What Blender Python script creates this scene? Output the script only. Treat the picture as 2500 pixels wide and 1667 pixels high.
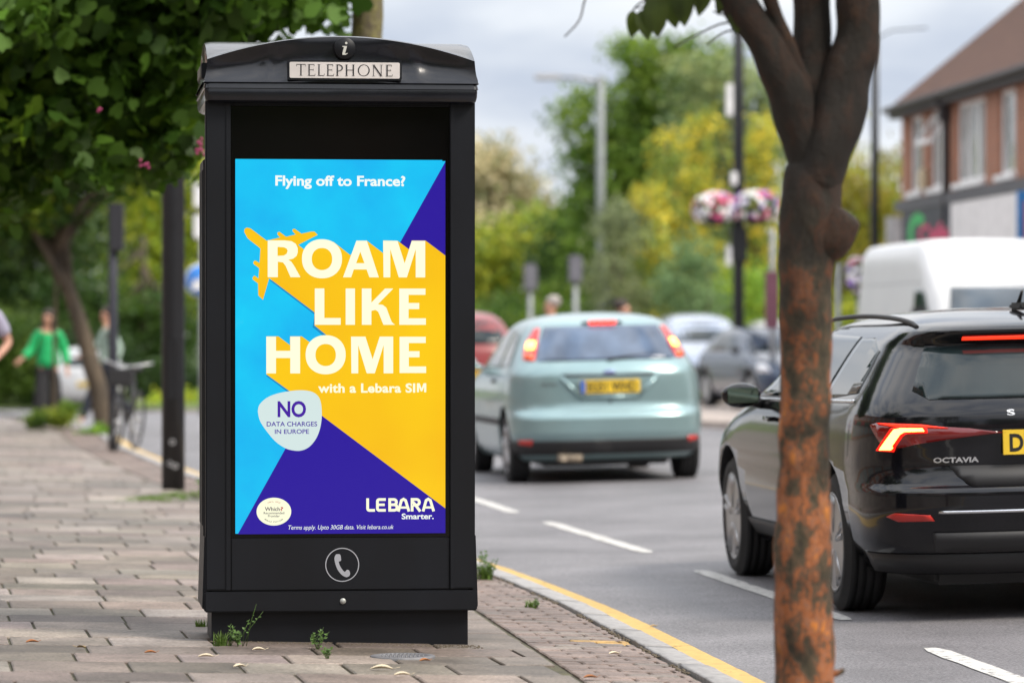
import bpy, bmesh, math, random
import numpy as np
from mathutils import Vector, Matrix, noise
R = math.radians
sc = bpy.context.scene
for o in list(bpy.data.objects): bpy.data.objects.remove(o)

# ------------------------------------------------------------------ camera, world, sun, exposure
K = 9375.0                     # focal length in pixels of the 2500 px wide photograph (135 mm lens)
H = 1.25
cam_d = bpy.data.cameras.new('camera'); cam = bpy.data.objects.new('camera', cam_d)
sc.collection.objects.link(cam)
cam.location = (0, 0, H)
cam.rotation_euler = (R(90) - math.atan(8.5 / K), 0, 0)
cam_d.lens = 135; cam_d.sensor_width = 36; cam_d.clip_end = 3000; cam_d.clip_start = .1
cam_d.dof.use_dof = True; cam_d.dof.focus_distance = 15.72; cam_d.dof.aperture_fstop = 2.7
sc.camera = cam
SUN_EL, SUN_AZ = 47, 120       # azimuth clockwise from +Y: behind the camera, to the right
w = bpy.data.worlds.new("World"); sc.world = w; w.use_nodes = True
nt = w.node_tree; nd = nt.nodes; lk = nt.links
bg = nd['Background']
sky = nd.new('ShaderNodeTexSky'); sky.sky_type = 'NISHITA'; sky.sun_disc = False
sky.sun_elevation = R(SUN_EL); sky.sun_rotation = R(SUN_AZ)
tc = nd.new('ShaderNodeTexCoord'); mp = nd.new('ShaderNodeMapping')
mp.inputs['Scale'].default_value = (1.0, 1.0, 2.6); mp.inputs['Location'].default_value = (1.7, .4, 2.165)
nz = nd.new('ShaderNodeTexNoise'); nz.inputs['Scale'].default_value = 5.0; nz.inputs['Detail'].default_value = 7; nz.inputs['Roughness'].default_value = .52
nz.inputs['Distortion'].default_value = .3
rp = nd.new('ShaderNodeValToRGB')
rp.color_ramp.elements[0].position = .36; rp.color_ramp.elements[0].color = (5.0, 5.6, 6.8, 1)
rp.color_ramp.elements[1].position = .60; rp.color_ramp.elements[1].color = (10.6, 10.5, 10.5, 1)
e = rp.color_ramp.elements.new(.47); e.color = (7.9, 8.3, 8.9, 1)
mx = nd.new('ShaderNodeMixRGB'); mx.inputs[0].default_value = .93
lk.new(tc.outputs['Generated'], mp.inputs[0]); lk.new(mp.outputs[0], nz.inputs['Vector'])
lk.new(nz.outputs['Fac'], rp.inputs[0]); lk.new(sky.outputs[0], mx.inputs[1]); lk.new(rp.outputs[0], mx.inputs[2])
sz = nd.new('ShaderNodeSeparateXYZ'); lk.new(tc.outputs['Generated'], sz.inputs[0])
mrz = nd.new('ShaderNodeMapRange'); mrz.inputs['From Min'].default_value = .12; mrz.inputs['From Max'].default_value = .9; mrz.inputs['To Min'].default_value = 1.0; mrz.inputs['To Max'].default_value = 2.1; lk.new(sz.outputs['Z'], mrz.inputs['Value'])
mz = nd.new('ShaderNodeVectorMath'); mz.operation = 'SCALE'; lk.new(mx.outputs[0], mz.inputs[0]); lk.new(mrz.outputs[0], mz.inputs['Scale'])
lk.new(mz.outputs[0], bg.inputs['Color']); bg.inputs['Strength'].default_value = .105
sd = bpy.data.lights.new('sun', 'SUN'); sun = bpy.data.objects.new('sun', sd); sc.collection.objects.link(sun)
sd.energy = 3.8; sd.angle = R(18); sd.color = (1, .92, .80)
az = R(SUN_AZ); sv = Vector((math.sin(az) * math.cos(R(SUN_EL)), math.cos(az) * math.cos(R(SUN_EL)), math.sin(R(SUN_EL))))
sun.rotation_euler = sv.to_track_quat('Z', 'Y').to_euler(); sun.location = (0, 0, 30)
vs = sc.view_settings; vs.view_transform = 'Standard'; vs.look = 'None'; vs.exposure = 0.16; vs.gamma = 1
sc.render.resolution_x = 1024; sc.render.resolution_y = 682

# ------------------------------------------------------------------ helpers
def W(px, py, D): return Vector(((px - 1250) / K * D, D, H + (825 - py) / K * D))

def M(name, col, rough=.5, metal=0, spec=.5, noise_=None, bump=None, emis=None, coat=0, col2=None, attr=False, transl=0, nscale3=None):
    m = bpy.data.materials.new(name); m.use_nodes = True
    n = m.node_tree.nodes; l = m.node_tree.links; b = n['Principled BSDF']
    c = (*col, 1)
    b.inputs['Base Color'].default_value = c; b.inputs['Roughness'].default_value = rough
    b.inputs['Metallic'].default_value = metal; b.inputs['Specular IOR Level'].default_value = spec
    b.inputs['Coat Weight'].default_value = coat; b.inputs['Coat Roughness'].default_value = .04
    t = n.new('ShaderNodeTexCoord'); src = t.outputs['Object']
    if nscale3:
        mpp = n.new('ShaderNodeMapping'); mpp.inputs['Scale'].default_value = nscale3; l.new(src, mpp.inputs[0]); src = mpp.outputs[0]
    base = None
    if noise_ is None: noise_ = (.12, 6.0)
    amt, scl = noise_[0], noise_[1]
    z = n.new('ShaderNodeTexNoise'); z.inputs['Scale'].default_value = scl; z.inputs['Detail'].default_value = 6; l.new(src, z.inputs['Vector'])
    r = n.new('ShaderNodeValToRGB'); r.color_ramp.elements[0].position = .3; r.color_ramp.elements[1].position = .7
    lo = col2 if col2 else tuple(x * (1 - amt) for x in col); hi = col if col2 else tuple(min(1, x * (1 + amt)) for x in col)
    r.color_ramp.elements[0].color = (*lo, 1); r.color_ramp.elements[1].color = (*hi, 1)
    l.new(z.outputs['Fac'], r.inputs[0]); out = r.outputs[0]
    if attr:
        a = n.new('ShaderNodeAttribute'); a.attribute_name = 'Col'
        mm = n.new('ShaderNodeMixRGB'); mm.blend_type = 'MULTIPLY'; mm.inputs[0].default_value = 1
        l.new(out, mm.inputs[1]); l.new(a.outputs['Color'], mm.inputs[2]); out = mm.outputs[0]
    l.new(out, b.inputs['Base Color'])
    if bump:
        z2 = n.new('ShaderNodeTexNoise'); z2.inputs['Scale'].default_value = bump[1]; z2.inputs['Detail'].default_value = 5; l.new(src, z2.inputs['Vector'])
        bp = n.new('ShaderNodeBump'); bp.inputs['Strength'].default_value = bump[0]; bp.inputs['Distance'].default_value = bump[2] if len(bump) > 2 else .01
        l.new(z2.outputs['Fac'], bp.inputs['Height']); l.new(bp.outputs[0], b.inputs['Normal'])
    if emis:
        b.inputs['Emission Color'].default_value = (*emis[0], 1); b.inputs['Emission Strength'].default_value = emis[1]
    if transl:
        tr = n.new('ShaderNodeBsdfTranslucent'); l.new(out, tr.inputs['Color'])
        ms = n.new('ShaderNodeMixShader'); ms.inputs[0].default_value = transl
        l.new(b.outputs[0], ms.inputs[1]); l.new(tr.outputs[0], ms.inputs[2]); l.new(ms.outputs[0], n['Material Output'].inputs['Surface'])
    return m

def tag(o, label=None, cat=None, group=None, kind=None):
    if label: o['label'] = label
    if cat: o['category'] = cat
    if group: o['group'] = group
    if kind: o['kind'] = kind
    return o
def link(o, parent=None):
    sc.collection.objects.link(o)
    if parent: o.parent = parent
    return o
def empty(name, loc, rot=(0, 0, 0), label=None, cat=None, group=None):
    o = bpy.data.objects.new(name, None); link(o); o.location = loc; o.rotation_euler = rot
    o.empty_display_size = .1
    return tag(o, label, cat, group)
def fin(name, bm, mats, parent=None, smooth=False, recalc=True):
    if recalc: bmesh.ops.recalc_face_normals(bm, faces=bm.faces)
    me = bpy.data.meshes.new(name); bm.to_mesh(me); bm.free()
    if not isinstance(mats, (list, tuple)): mats = [mats]
    for m in mats: me.materials.append(m)
    if smooth: me.polygons.foreach_set('use_smooth', [True] * len(me.polygons))
    return link(bpy.data.objects.new(name, me), parent)
def box(bm, x0, x1, y0, y1, z0, z1, bev=0, mi=0):
    r = bmesh.ops.create_cube(bm, size=1)
    for v in r['verts']: v.co = Vector(((x0 + x1) / 2 + v.co.x * (x1 - x0), (y0 + y1) / 2 + v.co.y * (y1 - y0), (z0 + z1) / 2 + v.co.z * (z1 - z0)))
    fs = {f for v in r['verts'] for f in v.link_faces}
    for f in fs: f.material_index = mi
    if bev:
        es = list({e for v in r['verts'] for e in v.link_edges})
        q = bmesh.ops.bevel(bm, geom=es, offset=bev, segments=2, affect='EDGES')
        for f in q['faces']: f.material_index = mi
def tube(bm, pts, rad, seg=12, mi=0, cap=True, rough=0, rs=3.0, seed=0):
    """a tube through pts with radii rad"""
    pts = [Vector(p) for p in pts]; n = len(pts)
    if not hasattr(rad, '__len__'): rad = [rad] * n
    up = Vector((0, 0, 1)); rings = []
    prev = None
    for i, p in enumerate(pts):
        d = (pts[min(i + 1, n - 1)] - pts[max(i - 1, 0)]).normalized()
        if prev is None:
            a = d.orthogonal().normalized()
        else:
            a = (prev - d * prev.dot(d))
            a = a.normalized() if a.length > 1e-6 else d.orthogonal().normalized()
        prev = a; b = d.cross(a)
        ring = []
        for k in range(seg):
            t = 2 * math.pi * k / seg; q = a * math.cos(t) + b * math.sin(t); r = rad[i]
            if rough: r *= 1 + rough * noise.noise((p + q * r) * rs + Vector((seed, 0, 0)))
            ring.append(bm.verts.new(p + q * r))
        rings.append(ring)
    for i in range(n - 1):
        for k in range(seg):
            f = bm.faces.new((rings[i][k], rings[i][(k + 1) % seg], rings[i + 1][(k + 1) % seg], rings[i + 1][k])); f.material_index = mi; f.smooth = True
    if cap:
        for r_ in (rings[0][::-1], rings[-1]):
            f = bm.faces.new(r_); f.material_index = mi
def spline(pts, n):
    """Catmull-Rom through pts -> n points per segment"""
    P = [Vector(p) for p in pts]; P = [P[0] * 2 - P[1]] + P + [P[-1] * 2 - P[-2]]; out = []
    for i in range(1, len(P) - 2):
        for k in range(n):
            t = k / n; a, b, c, d = P[i - 1], P[i], P[i + 1], P[i + 2]
            out.append(.5 * ((2 * b) + (c - a) * t + (2 * a - 5 * b + 4 * c - d) * t * t + (3 * b - a - 3 * c + d) * t ** 3))
    out.append(P[-2]); return out
def lathe(bm, prof, seg=32, axis='z', mi=0, cen=(0, 0, 0)):
    rings = []
    for r, h in prof:
        ring = []
        for k in range(seg):
            t = 2 * math.pi * k / seg
            c, s = r * math.cos(t), r * math.sin(t)
            co = {'z': (c, s, h), 'x': (h, c, s), 'y': (c, h, s)}[axis]
            ring.append(bm.verts.new(Vector(co) + Vector(cen)))
        rings.append(ring)
    for i in range(len(rings) - 1):
        for k in range(seg):
            f = bm.faces.new((rings[i][k], rings[i][(k + 1) % seg], rings[i + 1][(k + 1) % seg], rings[i + 1][k])); f.material_index = mi; f.smooth = True
    for r_ in (rings[0], rings[-1]):
        f = bm.faces.new(r_); f.material_index = mi
def sphere(bm, c, r, sub=2, mi=0):
    if not hasattr(r, '__len__'): r = (r, r, r)
    q = bmesh.ops.create_icosphere(bm, subdivisions=sub, radius=1)
    for v in q['verts']: v.co = Vector((v.co.x * r[0] + c[0], v.co.y * r[1] + c[1], v.co.z * r[2] + c[2]))
    for f in {f for v in q['verts'] for f in v.link_faces}: f.material_index = mi; f.smooth = True

def outline_mesh(bm, loops, fn, mi=0):
    """fill closed 2-D loops (holes allowed) and map (u,v) with fn; uses a temporary 2-D curve"""
    cu = bpy.data.curves.new('t', 'CURVE'); cu.dimensions = '2D'; cu.fill_mode = 'BOTH'
    for lp in loops:
        s = cu.splines.new('POLY'); s.points.add(len(lp) - 1); s.use_cyclic_u = True
        for i, p in enumerate(lp): s.points[i].co = (p[0], p[1], 0, 1)
    ob = bpy.data.objects.new('t', cu); me = ob.to_mesh()
    add_me(bm, me, fn, mi); ob.to_mesh_clear(); bpy.data.objects.remove(ob); bpy.data.curves.remove(cu)
def add_me(bm, me, fn, mi):
    vs_ = [bm.verts.new(fn(v.co.x, v.co.y)) for v in me.vertices]
    for p in me.polygons:
        try: f = bm.faces.new([vs_[i] for i in p.vertices]); f.material_index = mi
        except ValueError: pass
def text_mesh(bm, s, u0, u1, vb, vt, fn, mi=0, bold=0, shear=0, cap_ref='H', spacing=1.0):
    """text whose capitals run from baseline vb to vt and whose ink spans u0..u1"""
    cu = bpy.data.curves.new('t', 'FONT'); cu.body = s; cu.size = 1; cu.offset = bold; cu.shear = shear; cu.space_character = spacing
    cu.resolution_u = 4
    ob = bpy.data.objects.new('t', cu); sc.collection.objects.link(ob)
    bpy.context.view_layer.update()
    dg = bpy.context.evaluated_depsgraph_get(); me = bpy.data.meshes.new_from_object(ob.evaluated_get(dg))
    xs = [v.co.x for v in me.vertices]; x0, x1 = min(xs), max(xs)
    capH = .69 + bold
    add_me(bm, me, lambda a, b: fn(u0 + (a - x0) / (x1 - x0) * (u1 - u0), vb + (b / capH) * (vt - vb)), mi)
    bpy.data.meshes.remove(me); bpy.data.objects.remove(ob); bpy.data.curves.remove(cu)
def ellipse(cx, cy, rx, ry, n=48, n_=2.0):
    out = []
    for k in range(n):
        t = 2 * math.pi * k / n; c, s = math.cos(t), math.sin(t)
        out.append((cx + rx * math.copysign(abs(c) ** (2 / n_), c), cy + ry * math.copysign(abs(s) ** (2 / n_), s)))
    return out
def copy_tree(o, parent=None):
    c = o.copy(); sc.collection.objects.link(c); c.parent = parent
    for ch in o.children: copy_tree(ch, c)
    return c

# ------------------------------------------------------------------ common materials
BLACKP = M('black_paint', (.008, .0085, .011), .4, spec=.5, bump=(.06, 60, .002))
RUBBER = M('rubber', (.015, .015, .016), .85)
DARKPL = M('dark_plastic', (.02, .02, .022), .55)
GLASSD = M('dark_glass', (.012, .020, .022), .04, spec=.45, noise_=(.3, 2))
CHROME = M('chrome', (.7, .7, .72), .18, 1)
ALLOY = M('alloy', (.42, .42, .43), .35, .8)
WHITEP = M('white_plastic', (.75, .75, .74), .5)
SKIN = M('skin', (.52, .28, .19), .55)

# ------------------------------------------------------------------ ground surfaces
KERB = [(3.6, -10), (2.4, 0), (1.34, 10), (.83, 14.5), (.586, 16.6), (.363, 18.45), (.086, 20.3), (-.113, 21.5), (-.276, 22.4), (-1.29, 27.5), (-2.95, 36), (-4.5, 45), (-5.55, 52), (-6.8, 58), (-8.6, 66), (-12, 78), (-20, 100)]
KX = [p[0] for p in KERB]; KY = [p[1] for p in KERB]
ks = spline([(x, y, 0) for x, y in KERB], 6)
_ky = [p.y for p in ks]; _kx = [p.x for p in ks]
def kx(y): return float(np.interp(y, _ky, _kx))          # x of the kerb's outer (road side) edge
def dip(y): return -.016 * max(0, y - 60)                # the street falls away in the distance
def zp(x, y):                                            # pavement height: falls towards the kerb
    d = kx(y) - x
    return .022 * (min(max(d, 0), 9) - 1.3) + dip(y)
def zr(x, y):                                            # cambered road
    d = x - kx(y); zc = -.07 + dip(y)
    return zc + .025 * (min(d, 4.5) - max(0, d - 4.5) * .8) if d > 0 else zc
random.seed(5)

PAVE = M('paving_slab', (.205, .174, .152), .60, noise_=(.26, 5), bump=(.35, 160, .004), attr=True)
n = PAVE.node_tree.nodes; l = PAVE.node_tree.links; b = n['Principled BSDF']; t = n['Texture Coordinate']     # stains and speckle
old = b.inputs['Base Color'].links[0].from_socket
for scl_, p0, p1, c0, c1 in ((1.1, .38, .62, .72, 1.12), (70, .34, .70, .70, 1.35), (19, .30, .36, .55, 1.0)):
    z = n.new('ShaderNodeTexNoise'); z.inputs['Scale'].default_value = scl_; z.inputs['Detail'].default_value = 4; l.new(t.outputs['Object'], z.inputs['Vector'])
    r = n.new('ShaderNodeValToRGB'); r.color_ramp.elements[0].position = p0; r.color_ramp.elements[1].position = p1; r.color_ramp.elements[0].color = (c0, c0, c0 * .98, 1); r.color_ramp.elements[1].color = (c1, c1, c1, 1)
    l.new(z.outputs['Fac'], r.inputs[0]); mm = n.new('ShaderNodeMixRGB'); mm.blend_type = 'MULTIPLY'; mm.inputs[0].default_value = 1; l.new(old, mm.inputs[1]); l.new(r.outputs[0], mm.inputs[2]); old = mm.outputs[0]
l.new(old, b.inputs['Base Color'])
JOINT = M('joint_moss', (.11, .105, .06), .95, col2=(.055, .05, .035), noise_=(.5, 14), bump=(.8, 60, .01))
def slab(bm, cl, poly, z_off, col, chamf=.006):
    c = Vector((sum(p[0] for p in poly) / len(poly), sum(p[1] for p in poly) / len(poly)))
    tz = [random.uniform(-.0009, .0009) for _ in poly]
    top, bot = [], []
    for (x, y), dz in zip(poly, tz):
        d = Vector((x, y)) - c; L = d.length; q = c + d * (1 - chamf * 1.4 / L)
        z = zp(x, y) + z_off
        top.append(bm.verts.new((q.x, q.y, z + dz))); bot.append(bm.verts.new((x, y, z - .004 + dz)))
    lo = [bm.verts.new((v.co.x, v.co.y, v.co.z - .02)) for v in bot]
    fs = [bm.faces.new(top)]
    k = len(poly)
    for i in range(k):
        fs.append(bm.faces.new((bot[i], bot[(i + 1) % k], top[(i + 1) % k], top[i])))
        fs.append(bm.faces.new((lo[i], lo[(i + 1) % k], bot[(i + 1) % k], bot[i])))
    for f in fs:
        for lp in f.loops: lp[cl] = (*col, 1)
bm = bmesh.new(); cl = bm.loops.layers.float_color.new('Col')
TH = math.atan(.16); ct, st = math.cos(TH), math.sin(TH)
def rot(u, v): return (u * ct - v * st, u * st + v * ct)    # paving frame: v runs along the road
pal = [(1.0, .98, .96), (.93, .92, .9), (.74, .72, .69), (1.25, 1.24, 1.24), (.86, .81, .78), (.66, .63, .60), (1.0, .95, .91), (1.12, 1.11, 1.1)]
v = 8.0; row = 0
while v < 74:
    rh = random.choice([.42, .42, .5, .46, .38]) if v < 34 else .5
    u = -6 + random.uniform(0, .4)
    tone = random.uniform(.9, 1.08)
    redrow = random.random() < .04
    while u < 13:
        uw = random.choice([.40, .40, .42, .44]) if random.random() > .15 else .5
        g = .006
        P = [rot(a, b) for a, b in ((u + g, v + g * .5), (u + uw - g, v + g * .5), (u + uw - g, v + rh - g * .5), (u + g, v + rh - g * .5))]
        xm = max(p[0] - kx(p[1]) for p in P); x0 = min(p[0] for p in P)
        y_ = P[0][1]
        if xm < -.60 + .02 and x0 > -16 and y_ > 6:
            c = random.choice(pal); c = tuple(a * tone * random.uniform(.96, 1.04) for a in c)
            if redrow: c = (c[0] * .98, c[1] * .80, c[2] * .78)
            slab(bm, cl, P, random.uniform(-.0012, .0015), c)
        elif x0 - kx(y_) < -.60 and xm >= -.58 and y_ > 6:    # cut slab against the brick strip
            def cutx(p): return (min(p[0], kx(p[1]) - .62), p[1])
            Q = [cutx(p) for p in P]
            if Q[1][0] - Q[0][0] > .05 and Q[2][0] - Q[3][0] > .05:
                c = random.choice(pal); slab(bm, cl, Q, 0, c)
        u += uw
    v += rh; row += 1
y = 6.0; r_ = 0
while y < 60:                                                # small brick strip beside the kerb
    for k in range(-1, 3):
        a0 = -.60 + (k + (.5 if r_ % 2 else 0)) * .205; a1 = a0 + .205
        a0 = max(a0, -.60); a1 = min(a1, -.150)
        if a1 - a0 < .04: continue
        rh = .103; g = .004; sk = -.0
        P = [(kx(y) + a0 + g, y + g), (kx(y) + a1 - g, y + g), (kx(y + rh) + a1 - g, y + rh - g), (kx(y + rh) + a0 + g, y + rh - g)]
        t = random.uniform(.8, 1.05); c = (t * .92, t * .80, t * .78)
        yl = 1545 and (15.95 < y < 16.12 and a0 > -.45)
        if yl and random.random() < .9: c = (1.9, 1.35, .45)
        if random.random() < .12: c = (t * .95, t * .92, t * .9)
        slab(bm, cl, P, random.uniform(-.002, .002), c)
    y += .103; r_ += 1
pv = fin('pavement', bm, PAVE); tag(pv, kind='structure')
def sheet(name, f0, f1, zf, y0, y1, dy, nx, mat, extra=None):
    bm = bmesh.new(); rows = []
    y = y0
    while y <= y1 + 1e-6:
        a, b = f0(y), f1(y)
        rows.append([bm.verts.new((a + (b - a) * k / nx, y, zf(a + (b - a) * k / nx, y))) for k in range(nx + 1)]); y += dy
    for i in range(len(rows) - 1):
        for k in range(nx): 
            f = bm.faces.new((rows[i][k], rows[i][k + 1], rows[i + 1][k + 1], rows[i + 1][k])); f.smooth = True
    o = fin(name, bm, mat); tag(o, kind='structure'); return o
sheet('pavement_base', lambda y: -60, lambda y: kx(y) - .14, lambda x, y: zp(x, y) - .010, -10, 100, 1.0, 60, JOINT)

ASPH = M('asphalt', (.150, .146, .156), .58, noise_=(.28, 1.0), bump=(.5, 240, .006))
n = ASPH.node_tree.nodes; l = ASPH.node_tree.links; b = n['Principled BSDF']
t = n['Texture Coordinate']; z = n.new('ShaderNodeTexNoise'); z.inputs['Scale'].default_value = 90; z.inputs['Detail'].default_value = 3
r = n.new('ShaderNodeValToRGB'); r.color_ramp.elements[0].position = .35; r.color_ramp.elements[0].color = (.50, .50, .50, 1)
r.color_ramp.elements[1].position = .72; r.color_ramp.elements[1].color = (1.7, 1.66, 1.62, 1)
mm = n.new('ShaderNodeMixRGB'); mm.blend_type = 'MULTIPLY'; mm.inputs[0].default_value = 1
old = b.inputs['Base Color'].links[0].from_socket
l.new(t.outputs['Object'], z.inputs['Vector']); l.new(z.outputs['Fac'], r.inputs[0]); l.new(old, mm.inputs[1]); l.new(r.outputs[0], mm.inputs[2]); l.new(mm.outputs[0], b.inputs['Base Color'])
sheet('road', lambda y: kx(y) - .02, lambda y: kx(y) + 36, zr, -10, 100, .5, 72, ASPH)
# kerb stones
KSTONE = M('kerb_granite', (.30, .29, .285), .7, noise_=(.22, 30), bump=(.5, 90, .006), attr=True)
bm = bmesh.new(); cl = bm.loops.layers.float_color.new('Col')
y = -4.0
while y < 90:
    L = random.choice([.9, .92, .86]); nseg = 6; t = random.uniform(.85, 1.1); off = random.uniform(-.006, .006)
    secs = []
    for k in range(nseg + 1):
        yy = y + .006 + (L - .012) * k / nseg; x = kx(yy) + off
        j = [.006 * noise.noise(Vector((yy * 7, q * 3.3, 0))) for q in range(6)]
        zt = -.024
        secs.append([bm.verts.new(p) for p in ((x - .135 + j[0], yy, zt - .05), (x - .135 + j[0], yy, zt + .004), (x - .125 + j[1], yy, zt + .009 + j[4] * .3), (x - .02 + j[2], yy, zt + .004 + j[5] * .4), (x + .0 + j[2], yy, zt - .008), (x + .004 + j[3], yy, zt - .09))])
    for k in range(nseg):
        for q in range(5):
            f = bm.faces.new((secs[k][q], secs[k][q + 1], secs[k + 1][q + 1], secs[k + 1][q])); f.smooth = q in (1, 2, 3)
            for lp in f.loops: lp[cl] = (t, t, t, 1)
    for s_ in (secs[0], secs[-1]):
        f = bm.faces.new(s_)
        for lp in f.loops: lp[cl] = (t, t, t, 1)
    y += L
tag(fin('kerb', bm, KSTONE), kind='structure')
# markings: ragged painted sheets 4 mm above the asphalt
def paint(name, col, worn):
    m = M(name, col, .7, noise_=(.12, 20), bump=(.4, 200, .004))
    n = m.node_tree.nodes; l = m.node_tree.links
    t = n['Texture Coordinate']; z = n.new('ShaderNodeTexNoise'); z.inputs['Scale'].default_value = 22; z.inputs['Detail'].default_value = 9; z.inputs['Roughness'].default_value = .7
    rr = n.new('ShaderNodeValToRGB'); rr.color_ramp.elements[0].position = worn; rr.color_ramp.elements[1].position = worn + .05
    l.new(t.outputs['Object'], z.inputs['Vector']); l.new(z.outputs['Fac'], rr.inputs[0]); l.new(rr.outputs[0], n['Principled BSDF'].inputs['Alpha'])
    return m
YEL = paint('yellow_road_paint', (.50, .33, .10), .33); WHT = paint('white_road_paint', (.50, .49, .47), .38)
sheet('yellow_line', lambda y: kx(y) + .045 + .006 * noise.noise(Vector((y * 4, 0, 0))), lambda y: kx(y) + .155 + .006 * noise.noise(Vector((y * 4, 9, 0))), lambda x, y: zr(x, y) + .004, 4, 66, .1, 2, YEL)
LANE = [(3.0, 4), (2.3, 10), (1.92, 14.4), (1.73, 16.1), (1.03, 21.4), (.81, 23.1), (.24, 26.8), (.02, 28.2), (-.27, 30.3), (-1.5, 37), (-3.1, 45)]
_lx = [p[0] for p in LANE]; _ly = [p[1] for p in LANE]
bm = bmesh.new()
for a, b_ in ((12.2, 16.0), (17.6, 21.35), (23.05, 26.8), (28.2, 32.0), (33.8, 37.6), (39.4, 43.2)):
    N = 24; pr = None
    for k in range(N + 1):
        y = a + (b_ - a) * k / N; x = float(np.interp(y, _ly, _lx))
        wd = .05 * (1 - .5 * (k in (0, N))) + .008 * noise.noise(Vector((y * 5, 2, 0)))
        x += .01 * noise.noise(Vector((y * 3, 5, 0)))
        q = (bm.verts.new((x - wd, y, zr(x - wd, y) + .004)), bm.verts.new((x + wd, y, zr(x + wd, y) + .004)))
        if pr: bm.faces.new((pr[0], pr[1], q[1], q[0]))
        pr = q
for (xc, a, b_) in ((3.4, 30, 33), (3.0, 37, 40)):
    q = [bm.verts.new((x, y, zr(x, y) + .004)) for x, y in ((xc - .06, a), (xc + .06, a), (xc + .06 - .45, b_), (xc - .06 - .45, b_))]; bm.faces.new(q)
tag(fin('lane_marking', bm, WHT), kind='structure')
# far pavement (a build-out across the road) and wide terrain
FK = [(9.6, -10), (9.4, 15), (8.3, 35), (7.4, 44), (5.4, 50), (2.9, 55), (.9, 62), (-2.5, 74), (-7, 86), (-15, 92), (-32, 98)]
FPAV = M('far_paving', (.40, .34, .30), .85, noise_=(.15, 3), bump=(.3, 20, .01))
bm = bmesh.new(); P = spline([(x, y, 0) for x, y in FK], 6)
inn = [bm.verts.new((p.x, p.y, .06 + dip(p.y))) for p in P]; lowv = [bm.verts.new((p.x, p.y, -.3 + dip(p.y))) for p in P]
out = [bm.verts.new((max(p.x + 30, 30), p.y + (40 if p.y > 40 else 0), .06)) for p in P]
for i in range(len(P) - 1):
    bm.faces.new((inn[i], inn[i + 1], out[i + 1], out[i])); bm.faces.new((lowv[i], lowv[i + 1], inn[i + 1], inn[i]))
tag(fin('far_pavement', bm, FPAV), kind='structure')
bm = bmesh.new(); q = bmesh.ops.create_grid(bm, x_segments=4, y_segments=4, size=900)
for v_ in bm.verts: v_.co.z = -1.1
tag(fin('ground', bm, M('grassland', (.06, .08, .025), .95, noise_=(.3, .3))), kind='structure')
bm = bmesh.new()                                              # lawn beyond the road
for a in ((-70, 72, 120, 100, .075),):
    q = [bm.verts.new((x, y, z_)) for x, y, z_ in ((-90, 100, -.5), (-15, 92.6, -.45), (-7, 86.6, -.34), (-2.5, 75, -.16), (5, 80, .07), (90, 120, .07), (90, 190, .07), (-90, 190, -.5))]; bm.faces.new(q)
tag(fin('lawn', bm, M('lawn', (.09, .13, .025), .95, noise_=(.3, 1.5), bump=(.6, 12, .1))), kind='structure')

# ------------------------------------------------------------------ the telephone kiosk
KY0 = 15.7; kiosk = empty('telephone_kiosk', ((832 - 1250) / 597, KY0, -.02), (0, 0, R(6.6)), 'black street telephone kiosk with arched roof and lit advertising screen', 'telephone kiosk')
Z0 = .02
KPAINT = M('kiosk_paint', (.0075, .0088, .0125), .45, spec=.28, col2=(.0055, .006, .008), noise_=(.15, 5), nscale3=(1, 1, .35), bump=(.05, 30, .003))
KGLOSS = M('kiosk_gloss', (.007, .0075, .011), .22, spec=.45, noise_=(.2, 4), bump=(.25, 6, .012), coat=.15)
DEPTH = .80; BD = .54
hw = .552
bm = bmesh.new(); box(bm, -.526, .526, .035, BD - .035, 0, .16 + Z0); fin('plinth', bm, KPAINT, kiosk)
bm = bmesh.new(); box(bm, -hw + .02, hw - .02, .012, BD - .012, .135 + Z0, 2.24 + Z0, .004); fin('body', bm, KPAINT, kiosk)
for s in (-1, 1):
    bm = bmesh.new()
    a, b = sorted((s * .455, s * hw))
    box(bm, a, b, -.004, .07, .222 + Z0, 2.225 + Z0, .006)
    a, b = sorted((s * .452, s * .447)); 
    box(bm, *sorted((s * .449, s * .470)), -.009, .05, .222 + Z0, 2.225 + Z0, .003)
    fin('corner_post', bm, KPAINT, kiosk)
    bm = bmesh.new()
    box(bm, *sorted((s * (hw - .004), s * (hw + .006))), .075, BD - .07, .44 + Z0, 1.98 + Z0, .003)
    for k in range(3): box(bm, *sorted((s * (hw + .0), s * (hw + .010))), .11 + k * .12, .18 + k * .12, .48 + Z0, 1.94 + Z0, .003)
    fin('side_panel', bm, KPAINT, kiosk)
    bm = bmesh.new()                                          # flared skirt on each side
    pr = [(hw - .01, .44), (hw + .004, .44), (hw + .013, .15), (hw - .01, .135)]
    rr = []
    for yy in (.01, BD - .01): rr.append([bm.verts.new((s * x, yy, z + Z0)) for x, z in pr])
    for i in range(4): bm.faces.new((rr[0][i], rr[0][(i + 1) % 4], rr[1][(i + 1) % 4], rr[1][i]))
    bm.faces.new(rr[0]); bm.faces.new(rr[1]); fin('side_skirt', bm, KPAINT, kiosk)
bm = bmesh.new(); box(bm, -hw - .004, hw + .008, -.012, .06, .134 + Z0, .217 + Z0, .005); fin('lower_band', bm, KPAINT, kiosk)
bm = bmesh.new(); box(bm, -.447, .447, .0, .04, .222 + Z0, .434 + Z0, .003); pn = fin('phone_panel', bm, KPAINT, kiosk)
bm = bmesh.new(); box(bm, -.447, .447, -.006, .04, 2.196 + Z0, 2.225 + Z0, .003); fin('header_rail', bm, KPAINT, kiosk)
GREYP = M('grey_print', (.34, .35, .39), .5)
fk = lambda cx, cz, s, yy: (lambda u, v: (cx + u * s, yy, cz + v * s + Z0))
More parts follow.
